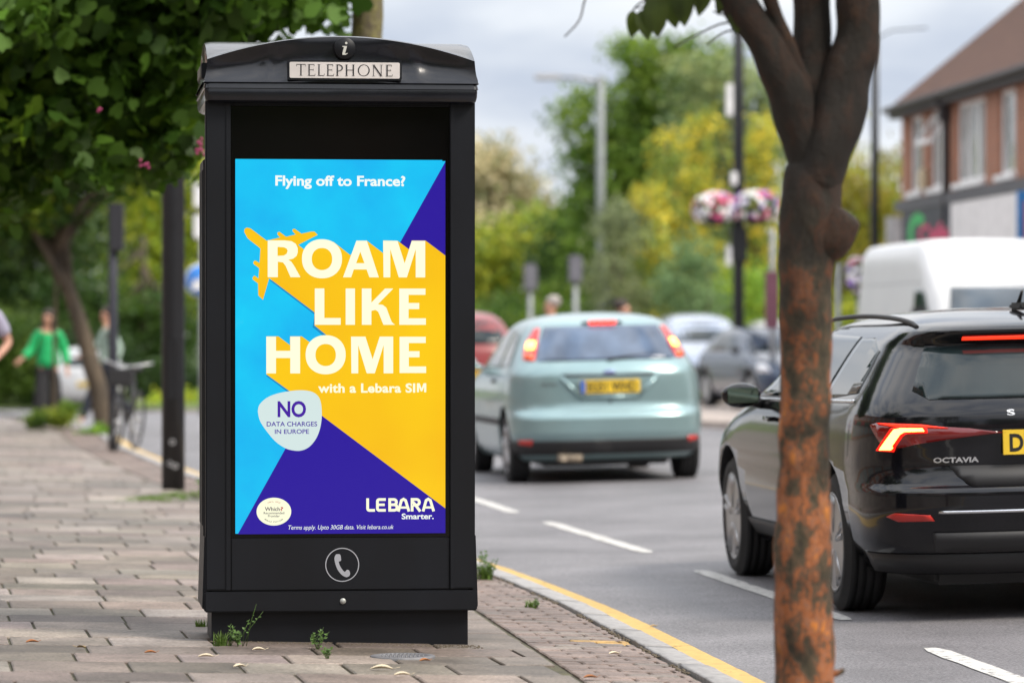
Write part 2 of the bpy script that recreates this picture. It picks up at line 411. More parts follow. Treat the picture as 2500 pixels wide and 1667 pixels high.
bm = bmesh.new()
outline_mesh(bm, [ellipse(0, 0, .0695, .0695, 64), ellipse(0, 0, .0655, .0655, 64)], fk(.006, .324, 1, -.0012))
hs = [(-16, 27), (-7, 27), (-4, 22), (-3, 12), (-6, 9), (-9, 8), (-6, -2), (0, -12), (6, -18), (9, -16), (12, -13), (17, -14), (20, -21), (19, -27), (14, -31), (8, -31), (-2, -25), (-12, -12), (-18, 4), (-20, 18)]
hs = [(p.x, p.y) for p in spline([(a, b, 0) for a, b in hs + hs[:1]], 4)[:-1]]
outline_mesh(bm, [hs], fk(.006, .324, .069 / 41 * .95, -.0012))
tag(fin('handset_symbol', bm, GREYP, pn, recalc=False), 'grey handset in a thin circle')
bm = bmesh.new(); lathe(bm, [(.0005, -.018), (.010, -.017), (.0125, -.013), (.0125, -.010)], 24, 'y', cen=(.008, 0, .176 + Z0)); fin('lock_button', bm, M('grey_metal', (.38, .39, .37), .4, .3), kiosk, True)
# screen glass and picture
SCRG = M('screen_glass', (.002, .002, .0022), .12, spec=.35)
bm = bmesh.new(); box(bm, -.447, .447, .006, .04, .436 + Z0, 2.194 + Z0, .001); scr = fin('screen', bm, SCRG, kiosk)
def E(name, col, s=1.0):
    m = bpy.data.materials.new(name); m.use_nodes = True; b = m.node_tree.nodes['Principled BSDF']
    b.inputs['Base Color'].default_value = (.01, .01, .01, 1); b.inputs['Roughness'].default_value = .14; b.inputs['Specular IOR Level'].default_value = .3
    lin = tuple(((c / 255) / 12.92 if c / 255 <= .04045 else ((c / 255 + .055) / 1.055) ** 2.4) for c in col)
    b.inputs['Emission Color'].default_value = (*lin, 1); b.inputs['Emission Strength'].default_value = s * .9
    return m
EB = E('screen_blue', (0, 192, 242)); EP = E('screen_purple', (36, 4, 155)); EY = E('screen_yellow', (253, 198, 0)); EC = E('screen_cream', (255, 255, 222)); EW = E('screen_white', (246, 252, 246))
EG = E('screen_badge', (212, 230, 228)); ET = E('screen_ink', (66, 22, 160)); ER = E('screen_red', (190, 30, 60)); EK = E('screen_dark', (60, 20, 70)); ECL = E('screen_cloud', (60, 205, 245)); ESH = E('screen_shadow', (8, 140, 196)); EYD = E('screen_amber', (240, 182, 0))
SM = [EB, EP, EY, EC, EW, EG, ET, ER, EK, ECL, ESH, EYD]
# the sky in the picture carries a soft vertical change of blue and faint clouds
n = EB.node_tree.nodes; l = EB.node_tree.links; t = n.new('ShaderNodeTexCoord'); z = n.new('ShaderNodeTexNoise'); z.inputs['Scale'].default_value = 3.2; z.inputs['Detail'].default_value = 5
r = n.new('ShaderNodeValToRGB'); r.color_ramp.elements[0].position = .35; r.color_ramp.elements[0].color = (0, .46, .88, 1); r.color_ramp.elements[1].position = .66; r.color_ramp.elements[1].color = (.0, .60, .93, 1)
e = r.color_ramp.elements.new(.74); e.color = (.07, .66, .93, 1)
l.new(t.outputs['Object'], z.inputs['Vector']); l.new(z.outputs['Fac'], r.inputs[0]); l.new(r.outputs[0], n['Principled BSDF'].inputs['Emission Color'])
n = EY.node_tree.nodes; l = EY.node_tree.links; t = n.new('ShaderNodeTexCoord'); z = n.new('ShaderNodeTexNoise'); z.inputs['Scale'].default_value = 2.0
r = n.new('ShaderNodeValToRGB'); r.color_ramp.elements[0].position = .35; r.color_ramp.elements[0].color = (.93, .50, 0, 1); r.color_ramp.elements[1].position = .65; r.color_ramp.elements[1].color = (.98, .60, 0, 1)
l.new(t.outputs['Object'], z.inputs['Vector']); l.new(z.outputs['Fac'], r.inputs[0]); l.new(r.outputs[0], n['Principled BSDF'].inputs['Emission Color'])
LV = [0]
def F(u, v):
    return (-.43 + .86 * (u - 62) / 1606, .0052 - .0003 * LV[0], 1.979 - 1.526 * (v - 32) / 2848 + Z0)
bm = bmesh.new()
def lay(loops, mi): LV[0] += 1; outline_mesh(bm, loops, F, mi)
lay([[(62, 32), (1645, 32), (1645, 40), (1668, 40), (1668, 2880), (62, 2880)]], 0)
lay([[(1668, 45), (1668, 800), (1390, 745), (1313, 676)]], 1)
lay([[(318, 950), (665, 1215), (650, 1310), (740, 1385), (770, 1360), (600, 1000)]], 10)
lay([[(297, 1682), (475, 1815), (560, 1800), (320, 1640)]], 10)
lay([[(308, 648), (480, 648), (540, 683), (585, 718), (720, 660), (810, 660), (940, 762), (985, 690), (1062, 648), (1190, 745), (1190, 648), (1300, 650), (1388, 715), (1410, 648), (1515, 648), (1668, 762), (1668, 2695), (720, 1985), (700, 1965), (475, 1797), (297, 1668), (297, 1380), (390, 1380), (478, 1447), (478, 1380), (568, 1380), (632, 1427), (680, 1390), (755, 1370), (665, 1297), (665, 1197), (312, 932)]], 2)
pl = [(128, 585), (133, 562), (150, 553), (178, 560), (300, 652), (402, 628), (383, 607), (382, 590), (397, 584), (448, 622), (520, 605), (497, 580), (498, 565), (513, 561), (566, 598), (640, 582), (664, 582), (690, 607), (540, 684), (540, 720), (420, 760), (400, 900), (320, 935), (272, 1103), (236, 1068), (234, 978), (194, 948), (194, 930), (208, 918), (238, 940), (243, 862), (200, 830), (198, 814), (212, 803), (246, 822), (252, 712), (155, 635)]
lay([pl], 2)
lay([[(80, 2884), (610, 1935), (722, 1985), (1668, 2695), (1668, 2884)]], 1)
LV[0] += 1
def G(lp): outline_mesh(bm, lp if isinstance(lp[0], list) else [lp], F, 3)
G([[(308, 650), (440, 650), (490, 656), (522, 676), (537, 708), (537, 740), (528, 768), (500, 790), (465, 797), (488, 812), (512, 848), (558, 930), (482, 930), (445, 845), (425, 818), (385, 812), (385, 930), (308, 930)], [(383, 700), (430, 702), (452, 712), (460, 730), (452, 752), (430, 765), (383, 768)]])
G([ellipse(722, 789, 153, 149, 64, 2.15), ellipse(722, 791, 78, 84, 48, 2.15)])
G([[(985, 650), (1065, 650), (1157, 930), (1085, 930), (1063, 870), (965, 870), (945, 930), (883, 930)], [(1015, 735), (1047, 822), (983, 822)]])
def MM(dx, dy): G([[(a + dx, b + dy) for a, b in [(1190, 650), (1300, 650), (1355, 822), (1410, 650), (1513, 650), (1513, 930), (1440, 930), (1440, 715), (1372, 930), (1310, 930), (1245, 715), (1245, 930), (1193, 930)]]])
def EE(dx, dy): G([[(a + dx, b + dy) for a, b in [(1314, 1015), (1515, 1015), (1515, 1063), (1385, 1063), (1385, 1125), (1467, 1125), (1467, 1172), (1385, 1172), (1385, 1242), (1518, 1242), (1518, 1292), (1314, 1292)]]])
MM(0, 0); MM(-246, 732); EE(0, 0); EE(2, 368)
G([(667, 1015), (740, 1015), (740, 1240), (865, 1240), (865, 1292), (667, 1292)])
G([(903, 1015), (974, 1015), (974, 1292), (903, 1292)])
G([(1027, 1015), (1100, 1015), (1100, 1122), (1205, 1015), (1268, 1015), (1150, 1135), (1188, 1140), (1215, 1162), (1240, 1230), (1256, 1270), (1280, 1292), (1192, 1292), (1172, 1240), (1152, 1192), (1130, 1178), (1100, 1186), (1100, 1292), (1027, 1292)])
G([(297, 1382), (371, 1382), (371, 1490), (480, 1490), (480, 1382), (555, 1382), (555, 1662), (480, 1662), (480, 1545), (371, 1545), (371, 1662), (297, 1662)])
G([ellipse(750, 1520, 153, 149, 64, 2.15), ellipse(750, 1522, 78, 84, 48, 2.15)])
bd = [(232, 1950), (245, 1900), (300, 1848), (380, 1815), (480, 1796), (570, 1790), (645, 1802), (692, 1835), (713, 1885), (720, 1950), (718, 2020), (702, 2100), (670, 2170), (620, 2225), (560, 2250), (500, 2248), (440, 2230), (365, 2178), (295, 2095), (248, 2020)]
lay([[(p.x, p.y) for p in spline([(a, b, 0) for a, b in bd + bd[:1]], 4)[:-1]]], 5)
lay([ellipse(355, 2713, 132, 106, 64)], 3)
LV[0] += 1
def T(s, u0, u1, vb, vt, mi, bold=.02, shear=0, sp=1.0): text_mesh(bm, s, u0, u1, vb, vt, F, mi, bold, shear, spacing=sp)
T('NO', 383, 600, 1990, 1872, 6, .03)
T('DATA CHARGES', 300, 685, 2064, 2029, 6, .014); T('IN EUROPE', 362, 623, 2121, 2087, 6, .014)
T('Flying off to France?', 366, 1360, 231, 155, 4, .028, 0, 1.0)
T('with a Lebara SI', 692, 1436, 1807, 1738, 3, .03, 0, 1.04)
outline_mesh(bm, [[(1449, 1738), (1470, 1738), (1485, 1778), (1500, 1738), (1521, 1738), (1521, 1807), (1504, 1807), (1504, 1765), (1490, 1800), (1479, 1800), (1465, 1765), (1465, 1807), (1449, 1807)]], F, 3)
T('Smarter.', 1332, 1578, 2775, 2732, 4, .024)
T('Terms apply. Upto 30GB data. Visit lebara.co.uk', 465, 1270, 2850, 2818, 4, .0, .22)
T('Which', 286, 400, 2707, 2678, 8, .015); T('?', 404, 426, 2707, 2678, 7, .015)
T('Recommended', 277, 434, 2732, 2714, 8, .006); T('Provider', 310, 400, 2755, 2737, 8, .006)
for s_, rad, a0, a1, mi, up in (('APRIL 2023', 84, 118, 62, 7, 1), ('MOBILE PROVIDER', 88, 228, 312, 8, 0)):
    for i, ch in enumerate(s_):
        if ch == ' ': continue
        a = R(a0 + (a1 - a0) * i / (len(s_) - 1)); cu_, cv_ = 355 + rad * 1.12 * math.cos(a), 2713 - rad * .9 * math.sin(a)
        rot_ = (a - math.pi / 2) if up else (a + math.pi / 2)
        def FF(u, v, cu_=cu_, cv_=cv_, rot_=rot_): return F(cu_ + u * math.cos(rot_) + v * math.sin(rot_), cv_ - u * math.sin(rot_) + v * math.cos(rot_))
        text_mesh(bm, ch, -3.6 if ch != 'I' else -1, 3.6 if ch != 'I' else 1, 5, -6, FF, mi, .01)
# rounded LEBARA wordmark, drawn from strokes
def stroke(pts, wd=21):
    pts = [Vector((a, b)) for a, b in pts]; L_, Rr = [], []
    for i, p in enumerate(pts):
        d1 = (p - pts[i - 1]).normalized() if i else (pts[1] - p).normalized()
        d2 = (pts[i + 1] - p).normalized() if i < len(pts) - 1 else d1
        d = (d1 + d2); d = d.normalized() if d.length > .1 else d1
        nn = Vector((-d.y, d.x)); k = wd / 2 / max(.5, nn.dot(Vector((-d1.y, d1.x))))
        L_.append(p + nn * k); Rr.append(p - nn * k)
    LV[0] += .25
    outline_mesh(bm, [[(p.x, p.y) for p in L_ + Rr[::-1]]], F, 3)
def arc(cx, cy, r, a0, a1, n=6): return [(cx + r * math.cos(R(a0 + (a1 - a0) * k / n)), cy - r * math.sin(R(a0 + (a1 - a0) * k / n))) for k in range(n + 1)]
y0, y1, ym = 2625, 2707, 2665
stroke([(1071, y0 - 10)] + arc(1085, y1 - 14, 14, 180, 270) + [(1127, y1)])
stroke([(1210, y0)] + arc(1160, y0 + 14, 14, 90, 180) + arc(1160, y1 - 14, 14, 180, 270) + [(1210, y1)]); stroke([(1150, ym), (1202, ym)], 19)
stroke([(1240, y0)] + arc(1272, y0 + 20, 20, 90, -90) + [(1245, ym)]); stroke([(1240, ym)] + arc(1276, ym + 21, 21, 90, -90) + [(1240, y1)]); stroke([(1240, y0 - 10), (1240, y1 + 10)])
for dx in (0, 190):
    stroke([(1306 + dx, y1 + 10), (1330 + dx, y0 + 8)] + [(1346 + dx, y0 - 2)] + [(1362 + dx, y0 + 8), (1388 + dx, y1 + 10)]); stroke([(1318 + dx, y1 - 20), (1376 + dx, y1 - 20)], 17)
stroke([(1412, y1 + 10), (1412, y0)] + [(1430, y0)] + arc(1446, y0 + 22, 22, 90, -90) + [(1414, ym + 4)]); stroke([(1440, ym + 6), (1474, y1 + 10)])
tag(fin('screen_image', bm, SM, scr, recalc=False), 'bright blue, yellow and purple picture with cream lettering')
# roof: two crossing barrel vaults over scooped fronts
RW = .546; RD = .44; CY = DEPTH / 2 - .005
def arch(t): return 2.387 + .095 * (1 - abs(t) ** 2.0) + Z0
bm = bmesh.new(); N = 48; top = []
for j in range(N + 1):
    tj = -1 + 2 * j / N; row_ = []
    for i in range(N + 1):
        ti = -1 + 2 * i / N
        a, b = arch(ti), arch(tj); z = max(a, b)
        z = z - .5 * (abs(a - b) < .0) 
        edge = max(abs(ti), abs(tj)); z -= .006 * max(0, (edge - .93) / .07) ** 2
        row_.append(bm.verts.new((RW * ti, CY + RD * tj, z)))
    top.append(row_)
for j in range(N):
    for i in range(N): f = bm.faces.new((top[j][i], top[j][i + 1], top[j + 1][i + 1], top[j + 1][i])); f.smooth = True
def fascia(edge, nrm, half):
    """edge: top verts of one side; drops to the lip with a scooped profile"""
    cols = []
    NZ = 14
    for i, v0 in enumerate(edge):
        t = -1 + 2 * i / (len(edge) - 1); col_ = [v0]; zt = v0.co.z; zb = 2.288 + Z0
        for k in range(1, NZ + 1):
            s = k / NZ; z = zt + (zb - zt) * s
            scoop = .030 * math.sin(math.pi * min(1, s * 1.02)) ** 1.2 * (1 - abs(t) ** 6)
            bul = .026 * math.exp(-((abs(t) - .0) / .42) ** 4) * math.sin(math.pi * s) ** .8
            rid = .012 * math.exp(-((abs(t) - .47 - .12 * s) / .06) ** 2) * math.sin(math.pi * s)
            out_ = -scoop + bul + rid + .012 * s ** 4 
            tap = 1 + .013 * s
            off = Vector(nrm) * out_
            base = Vector((v0.co.x, v0.co.y, z))
            if nrm[0] == 0: base.x *= tap
            else: base.y = CY + (base.y - CY) * tap
            base += Vector(nrm) * (.007 * s)
            base += off
            if abs(t) > .999: ex = .007 * s + .012 * s ** 4; base = Vector((math.copysign(RW + min(ex, .012), v0.co.x), CY + math.copysign(RD + ex, v0.co.y - CY), z))
            col_.append(bm.verts.new(base))
        cols.append(col_)
    for i in range(len(cols) - 1):
        for k in range(NZ): f = bm.faces.new((cols[i][k], cols[i][k + 1], cols[i + 1][k + 1], cols[i + 1][k])); f.smooth = True
fascia(top[0], (0, -1, 0), RW); fascia(top[N], (0, 1, 0), RW)
fascia([r_[0] for r_ in top], (-1, 0, 0), RD); fascia([r_[N] for r_ in top], (1, 0, 0), RD)
bmesh.ops.remove_doubles(bm, verts=bm.verts, dist=.0004)
roof = fin('roof', bm, KGLOSS, kiosk)
md = roof.modifiers.new('edge', 'EDGE_SPLIT'); md.split_angle = R(28)
bm = bmesh.new()
def ringbox(bm, prof):
    rings = []
    for hx, hy, z, rc in prof:
        ring = []
        for cx, cy, a0 in ((1, 1, 0), (-1, 1, 90), (-1, -1, 180), (1, -1, 270)):
            for k in range(6):
                a = R(a0 + 90 * k / 5); ring.append(bm.verts.new((cx * (hx - rc) + rc * math.cos(a), CY + cy * (hy - rc) + rc * math.sin(a), z + Z0)))
        rings.append(ring)
    m_ = len(rings[0])
    for i in range(len(rings) - 1):
        for k in range(m_): f = bm.faces.new((rings[i][k], rings[i][(k + 1) % m_], rings[i + 1][(k + 1) % m_], rings[i + 1][k])); f.smooth = True
    bm.faces.new(rings[0]); bm.faces.new(rings[-1])
ringbox(bm, [(.549, .443, 2.300, .02), (.553, .447, 2.296, .02), (.556, .450, 2.288, .02), (.560, .454, 2.268, .02), (.561, .455, 2.264, .02), (.556, .45, 2.262, .02), (.557, .451, 2.257, .015), (.557, .451, 2.232, .03), (.552, .446, 2.215, .03), (.535, .43, 2.205, .03)])
fin('roof_lip', bm, KGLOSS, kiosk).modifiers.new('edge', 'EDGE_SPLIT').split_angle = R(35)
# TELEPHONE plate, information disc
bm = bmesh.new(); zc = 1.25 + (825 - 175.5) / 597 + Z0; xc = .011
yf = CY - RD - .030
def rrect(hx, hy, r, n=5):
    out = []
    for cx, cy, a0 in ((1, 1, 0), (-1, 1, 90), (-1, -1, 180), (1, -1, 270)):
        for k in range(n + 1):
            a = R(a0 + 90 * k / n); out.append((cx * (hx - r) + r * math.cos(a), cy * (hy - r) + r * math.sin(a)))
    return out
def prism(bm, lp, y0, y1, mi=0, cx=0, cz=0):
    a = [bm.verts.new((cx + p[0], y0, cz + p[1])) for p in lp]; b = [bm.verts.new((cx + p[0], y1, cz + p[1])) for p in lp]
    k = len(lp); f = bm.faces.new(a); f.material_index = mi; bm.faces.new(b).material_index = mi
    for i in range(k): bm.faces.new((a[i], a[(i + 1) % k], b[(i + 1) % k], b[i])).material_index = mi
prism(bm, rrect(.233, .040, .008), yf, yf + .05, 0, xc, zc)
sp_ = fin('sign_surround', bm, KPAINT, roof)
bm = bmesh.new(); prism(bm, rrect(.2245, .0325, .006), yf - .003, yf + .01, 0, xc, zc)
# engraved lettering made of thick and thin strokes with serifs
TM = M('sign_lettering', (.01, .01, .012), .5)
lw = [0]
def seg(x0, z0, x1, z1, wd):
    lw[0] += 1; d = Vector((x1 - x0, z1 - z0)).normalized(); nn = Vector((-d.y, d.x)) * wd / 2; yy = yf - .0036 - .00002 * lw[0]
    q = [bm.verts.new((xc + px_, yy, zc + pz_)) for px_, pz_ in ((x0 + nn.x, z0 + nn.y), (x1 + nn.x, z1 + nn.y), (x1 - nn.x, z1 - nn.y), (x0 - nn.x, z0 - nn.y))]
    bm.faces.new(q).material_index = 1
hgt = .0225; TK, TN = .0050, .0022
def U(zx): return (zx - 1218) / 3.136 / 597     # from the photograph's lettering positions to metres
def stem(x, w_=TK): seg(x, -hgt, x, hgt, w_); seg(x - .006, -hgt, x + .006, -hgt, .0012); seg(x - .006, hgt, x + .006, hgt, .0012)
def glyE(a, b):
    x = U(a) + .006; stem(x); xe = U(b)
    seg(x, hgt, xe - .003, hgt, TN); seg(x, .001, xe - .006, .001, TN); seg(x, -hgt, xe, -hgt, TN)
    for q_, s_ in ((hgt, -1), (-hgt, 1)): seg(xe - (.003 if s_ < 0 else 0), q_ - .001 * s_, xe - (.003 if s_ < 0 else -.001), q_ + .007 * s_, .0016)
    seg(xe - .006, -.003, xe - .006, .005, .0014)
seg(U(850), hgt, U(918), hgt, TN + .0004); stem(U(884)); seg(U(851), hgt, U(850), hgt - .008, .0016); seg(U(917), hgt, U(918), hgt - .008, .0016)
glyE(935, 990); x = U(1012) + .005; stem(x); seg(x, -hgt, U(1060), -hgt, TN); seg(U(1060), -hgt, U(1063), -hgt + .008, .0016)
glyE(1078, 1132)
x = U(1150) + .006; stem(x)
ar = [(x + .004 + .0165 * math.cos(R(t)) if t < 90 and t > -90 else x, .0095 + .0125 * math.sin(R(t))) for t in range(88, -89, -11)]
pr = (x, hgt - .0006)
for q_ in ar: seg(pr[0], pr[1], q_[0], q_[1], .0022 + .0026 * max(0, (q_[0] - x) / .02)); pr = q_
seg(pr[0], pr[1], x, -.003, TN)
stem(U(1232)); stem(U(1284)); seg(U(1232), .001, U(1284), .001, TN)
cx_ = U(1363); ro, ri = (.0245, hgt + .0015), (.0195, hgt - .001)
lp = [(cx_ + ro[0] * math.cos(R(t)), ro[1] * math.sin(R(t))) for t in range(0, 360, 9)]; lp2 = [(cx_ + ri[0] * math.cos(R(t)), ri[1] * math.sin(R(t + 4))) for t in range(0, 360, 9)]
outline_mesh(bm, [lp, lp2], lambda u, v: (xc + u, yf - .0036, zc + v), 1)
stem(U(1438), TN); stem(U(1497), TN); seg(U(1438), hgt, U(1497), -hgt, TK)
glyE(1530, 1580)
tag(fin('sign_plate', bm, [M('sign_white', (.62, .58, .56), .4), TM], roof, recalc=False), 'white plate reading TELEPHONE')
bm = bmesh.new(); zi = 1.25 + (825 - 122) / 597 + Z0; xi = .011
lathe(bm, [(.001, yf - .002), (.042, yf - .002), (.0445, yf + .001), (.0445, yf + .06)], 40, 'y', cen=(xi, 0, zi))
ic = [(-8, -21), (3, -21), (10, -16), (9, -14), (3, -17), (1, -16), (8, 9), (-8, 9), (-9, 7), (-3, 5), (-8, -14)]
outline_mesh(bm, [[(a, b) for a, b in ic]], lambda u, v: (xi + u / 597 * .72, yf - .0026, zi - .002 + v / 597 * .72), 1)
outline_mesh(bm, [ellipse(5, 19, 4.2, 4.2, 20)], lambda u, v: (xi + u / 597 * .72, yf - .0026, zi - .002 + v / 597 * .72), 1)
tag(fin('information_disc', bm, [KPAINT, M('disc_letter', (.5, .5, .46), .5)], roof, recalc=False), 'dark round badge with a slanted letter i')
bm = bmesh.new()                                              # side sign and slot seen on the roof's left cheek
box(bm, -.562, -.525, CY - .22, CY + .18, 2.318 + Z0, 2.382 + Z0, .003)
box(bm, -.566, -.55, CY - .19, CY + .15, 2.328 + Z0, 2.372 + Z0, .001, 1)
fin('side_sign', bm, [KPAINT, M('side_sign_grey', (.16, .16, .14), .5)], roof)

# ------------------------------------------------------------------ small things on the ground
bm = bmesh.new(); dc = W(983, 1602, 1); dcy = 11719 / (1602 - 825) * 1.0; dcx = (983 - 1250) / K * dcy
lathe(bm, [(.128, -.02), (.128, .002), (.122, .005), (.100, .005), (.098, .002), (.001, .002)], 40)
for k in range(-5, 6):
    hl = math.sqrt(max(.0001, .092 ** 2 - (k * .016) ** 2)); tube(bm, [(k * .016 - .0, -hl, .003), (k * .016 + .0, hl, .003)], .0035, 6)
o = fin('drain_cover', bm, M('cast_iron', (.17, .17, .18), .6, .3, noise_=(.2, 30))); o.location = (dcx, dcy, zp(dcx, dcy) + .003)
tag(o, 'round ribbed grey iron cover set in the paving in front of the kiosk', 'drain cover')
LEAFD = [M('dry_leaf_tan', (.42, .30, .15), .7), M('dry_leaf_rust', (.30, .11, .03), .7), M('dry_leaf_pale', (.60, .52, .38), .7)]
def dry_leaf(px, py, s, mi, rz, label):
    d = 11719 / (py - 825); x = (px - 1250) / K * d; z = zp(x, d)
    if x > kx(d): z = zr(x, d)
    bm = bmesh.new(); N = 8
    ls = []
    for k in range(N + 1):
        t = k / N; wd = .42 * math.sin(math.pi * t ** .8) * s * (1 + .25 * math.sin(t * 25)); cu_ = .16 * s * math.sin(math.pi * t)
        ls.append([bm.verts.new((t * s - s / 2, -wd / 2, cu_ * .8 + .006)), bm.verts.new((t * s - s / 2, 0, cu_ * .25 + .004)), bm.verts.new((t * s - s / 2, wd / 2, cu_ + .008))])
    for k in range(N):
        for q in range(2): bm.faces.new((ls[k][q], ls[k][q + 1], ls[k + 1][q + 1], ls[k + 1][q])).smooth = True
    tube(bm, [(s / 2, 0, .006), (s * .8, .01, .012)], .001, 5)
    o = fin('fallen_leaf', bm, LEAFD[mi]); o.location = (x, d, z + .004); o.rotation_euler = (0, 0, rz)
    tag(o, label, 'leaf', 'fallen leaves on the paving')
for a in ((78, 1590, .05, 1, .4, 'rust brown leaf farthest left of the fallen leaves on the slabs'), (199, 1601, .045, 0, 2.6, 'small tan leaf beside the rust leaf at the far left of the paving'),
          (367, 1610, .045, 1, .2, 'small orange brown leaf left of the kiosk base'), (503, 1617, .06, 2, 0, 'pale flat leaf just left of the kiosk plinth corner'),
          (585, 1640, .05, 2, .5, 'curled pale leaf at the picture bottom below the weeds'), (631, 1597, .05, 2, .1, 'thin pale leaf below the weeds at the kiosk corner'),
          (932, 1638, .085, 2, -.1, 'long pale curled leaf below the drain cover'), (1037, 1615, .045, 1, .5, 'orange leaf right of the drain cover'),
          (982, 1652, .06, 2, .1, 'pale leaf lowest in front of the drain cover'), (1499, 1587, .045, 2, .4, 'cream folded leaf on the brick strip near the kerb'),
          (1441, 1648, .05, 1, .2, 'brown leaf on the brick strip nearest the camera'), (1595, 1497, .03, 0, .2, 'tiny tan leaf out on the asphalt')): dry_leaf(*a)
GRASS = M('weed_grass', (.13, .22, .035), .6, transl=.3, noise_=(.4, 30)); HERB = M('weed_leaf', (.09, .17, .035), .6, transl=.3, noise_=(.4, 40))
def tuft(bm, cx, cy, n_, h, spread, rng, bend=1.0, wd=.003):
    for _ in range(n_):
        a = rng.uniform(0, 2 * math.pi); r0 = rng.uniform(0, spread); bx, by = cx + r0 * math.cos(a), cy + r0 * math.sin(a) * .6
        hh = h * rng.uniform(.4, 1); ln = rng.uniform(.1, .7) * bend * hh; a2 = rng.uniform(0, 2 * math.pi)
        dx, dy = math.cos(a2), math.sin(a2); px_, py_ = -dy, dx; prev = None
        for k in range(4):
            t = k / 3; w_ = wd * (1 - t) + .0003
            c = Vector((bx + dx * ln * t * t, by + dy * ln * t * t, hh * t * (1 - .25 * t * bend)))
            q = (bm.verts.new(c + Vector((px_, py_, 0)) * w_), bm.verts.new(c - Vector((px_, py_, 0)) * w_))
            if prev: bm.faces.new((prev[0], prev[1], q[1], q[0]))
            prev = q
def herb(bm, cx, cy, n_, h, rng, ls=.018, mi=1):
    for _ in range(n_):
        a = rng.uniform(0, 2 * math.pi); hh = h * rng.uniform(.5, 1); ln = hh * rng.uniform(.1, .6)
        tip = Vector((cx + ln * math.cos(a), cy + ln * math.sin(a), hh)); b0 = Vector((cx, cy, 0)); mid = (b0 + tip) / 2 + Vector((rng.uniform(-.01, .01), 0, .01))
        tube(bm, [b0, mid, tip], [.0015, .0012, .0008], 5, mi)
        for k in range(7):
            t = rng.uniform(.3, 1); p = b0.lerp(mid, t * 2) if t < .5 else mid.lerp(tip, t * 2 - 1)
            d = Vector((rng.uniform(-1, 1), rng.uniform(-1, 1), rng.uniform(-.3, .7))).normalized(); s = d.orthogonal().normalized(); L_ = ls * rng.uniform(.5, 1.2)
            q = [p, p + d * L_ * .5 + s * L_ * .35, p + d * L_, p + d * L_ * .5 - s * L_ * .35]
            bm.faces.new([bm.verts.new(c) for c in q]).material_index = mi
def weed(name, px, py, parts, label, cat='weed', D=None):
    d = D or 11719 / (py - 825); x = (px - 1250) / K * d; rng = random.Random(px * 7 + py)
    bm = bmesh.new()
    for p in parts:
        if p[0] == 'g': tuft(bm, p[1], p[2], p[3], p[4], p[5], rng, *(p[6:]))
        else: herb(bm, p[1], p[2], p[3], p[4], rng, *(p[5:]))
    o = fin(name, bm, [GRASS, HERB], recalc=False); zz = zp(x, d) if x < kx(d) - .02 else zr(x, d)
    o.location = (x, d, zz - .008); tag(o, label, cat, 'weeds growing out of the paving joints')
weed('grass_tuft', 540, 1584, [('g', 0, 0, 70, .095, .035), ('h', .035, .0, 4, .11), ('h', .07, -.01, 6, .07), ('h', .085, 0, 2, .17, .014), ('h', .10, .0, 1, .22, .008)], 'bright grass and stalked weeds at the kiosk left front corner')
weed('grass_tuft', 492, 1536, [('g', 0, 0, 60, .05, .03, .6)], 'short dark grass tuft left of the kiosk plinth')
weed('weed', 776, 1588, [('h', 0, 0, 8, .10, .016)], 'small leafy weed against the middle of the kiosk plinth')
weed('weed', 800, 1610, [('h', 0, 0, 7, .055, .014)], 'tiny leafy weed in the paving joint just in front of the plinth')
weed('weed', 1182, 1403, [('g', 0, 0, 110, .14, .05), ('h', .0, 0, 12, .17, .02), ('h', .04, 0, 8, .15, .02)], 'bushy green weed by the kerb at the right edge of the kiosk')
weed('weed', 1296, 1470, [('g', 0, 0, 70, .06, .035), ('h', .03, 0, 6, .05, .012)], 'low green weed growing behind the kerb stone')
rng = random.Random(3); bm = bmesh.new()
for _ in range(26):
    u = rng.random(); px_ = 305 + 200 * u; py_ = 1222 - 14 * rng.random() * (.5 + u)
    d = 11719 / (py_ - 825); x = (px_ - 1250) / K * d
    tuft(bm, x, d, 60, .05 + .07 * u * rng.random(), .12, rng, 1, .005)
for _ in range(9): herb(bm, -2.35 - .15 * rng.random(), 30.3 + rng.random(), 6, .22, rng, .04)
for _ in range(7): herb(bm, -2.3 + .1 * rng.random(), 29.9 + .5*rng.random(), 3, .5, rng, .05)
o = fin('ground_cover', bm, [GRASS, HERB], recalc=False); o.location.z = zp(-2.5, 30) - .012
tag(o, 'green ground cover beside the black post left of the kiosk', 'ground cover', kind='stuff')
bm = bmesh.new(); rng = random.Random(12)                     # moss and grit along the joints near the kerb
for _ in range(500):
    y = rng.uniform(13.5, 22); x = kx(y) - .145 + rng.uniform(-.02, .006); s = rng.uniform(.003, .010)
    if noise.noise(Vector((y * 1.3, 0, 0))) < -.05: continue
    sphere(bm, (x, y, zp(x, y) + .001), (s, s * 1.4, s * .6), 1)
for _ in range(500):
    y = rng.uniform(15.60, 15.74); x = rng.uniform(-1.25, -.12); s = rng.uniform(.002, .006); sphere(bm, (x, y, zp(x, y) + .001), (s, s, s * .6), 1)
tag(fin('grit', bm, M('grit_brown', (.10, .08, .055), .95)), 'brown grit and moss along kerb joint and kiosk plinth', 'grit', kind='stuff')

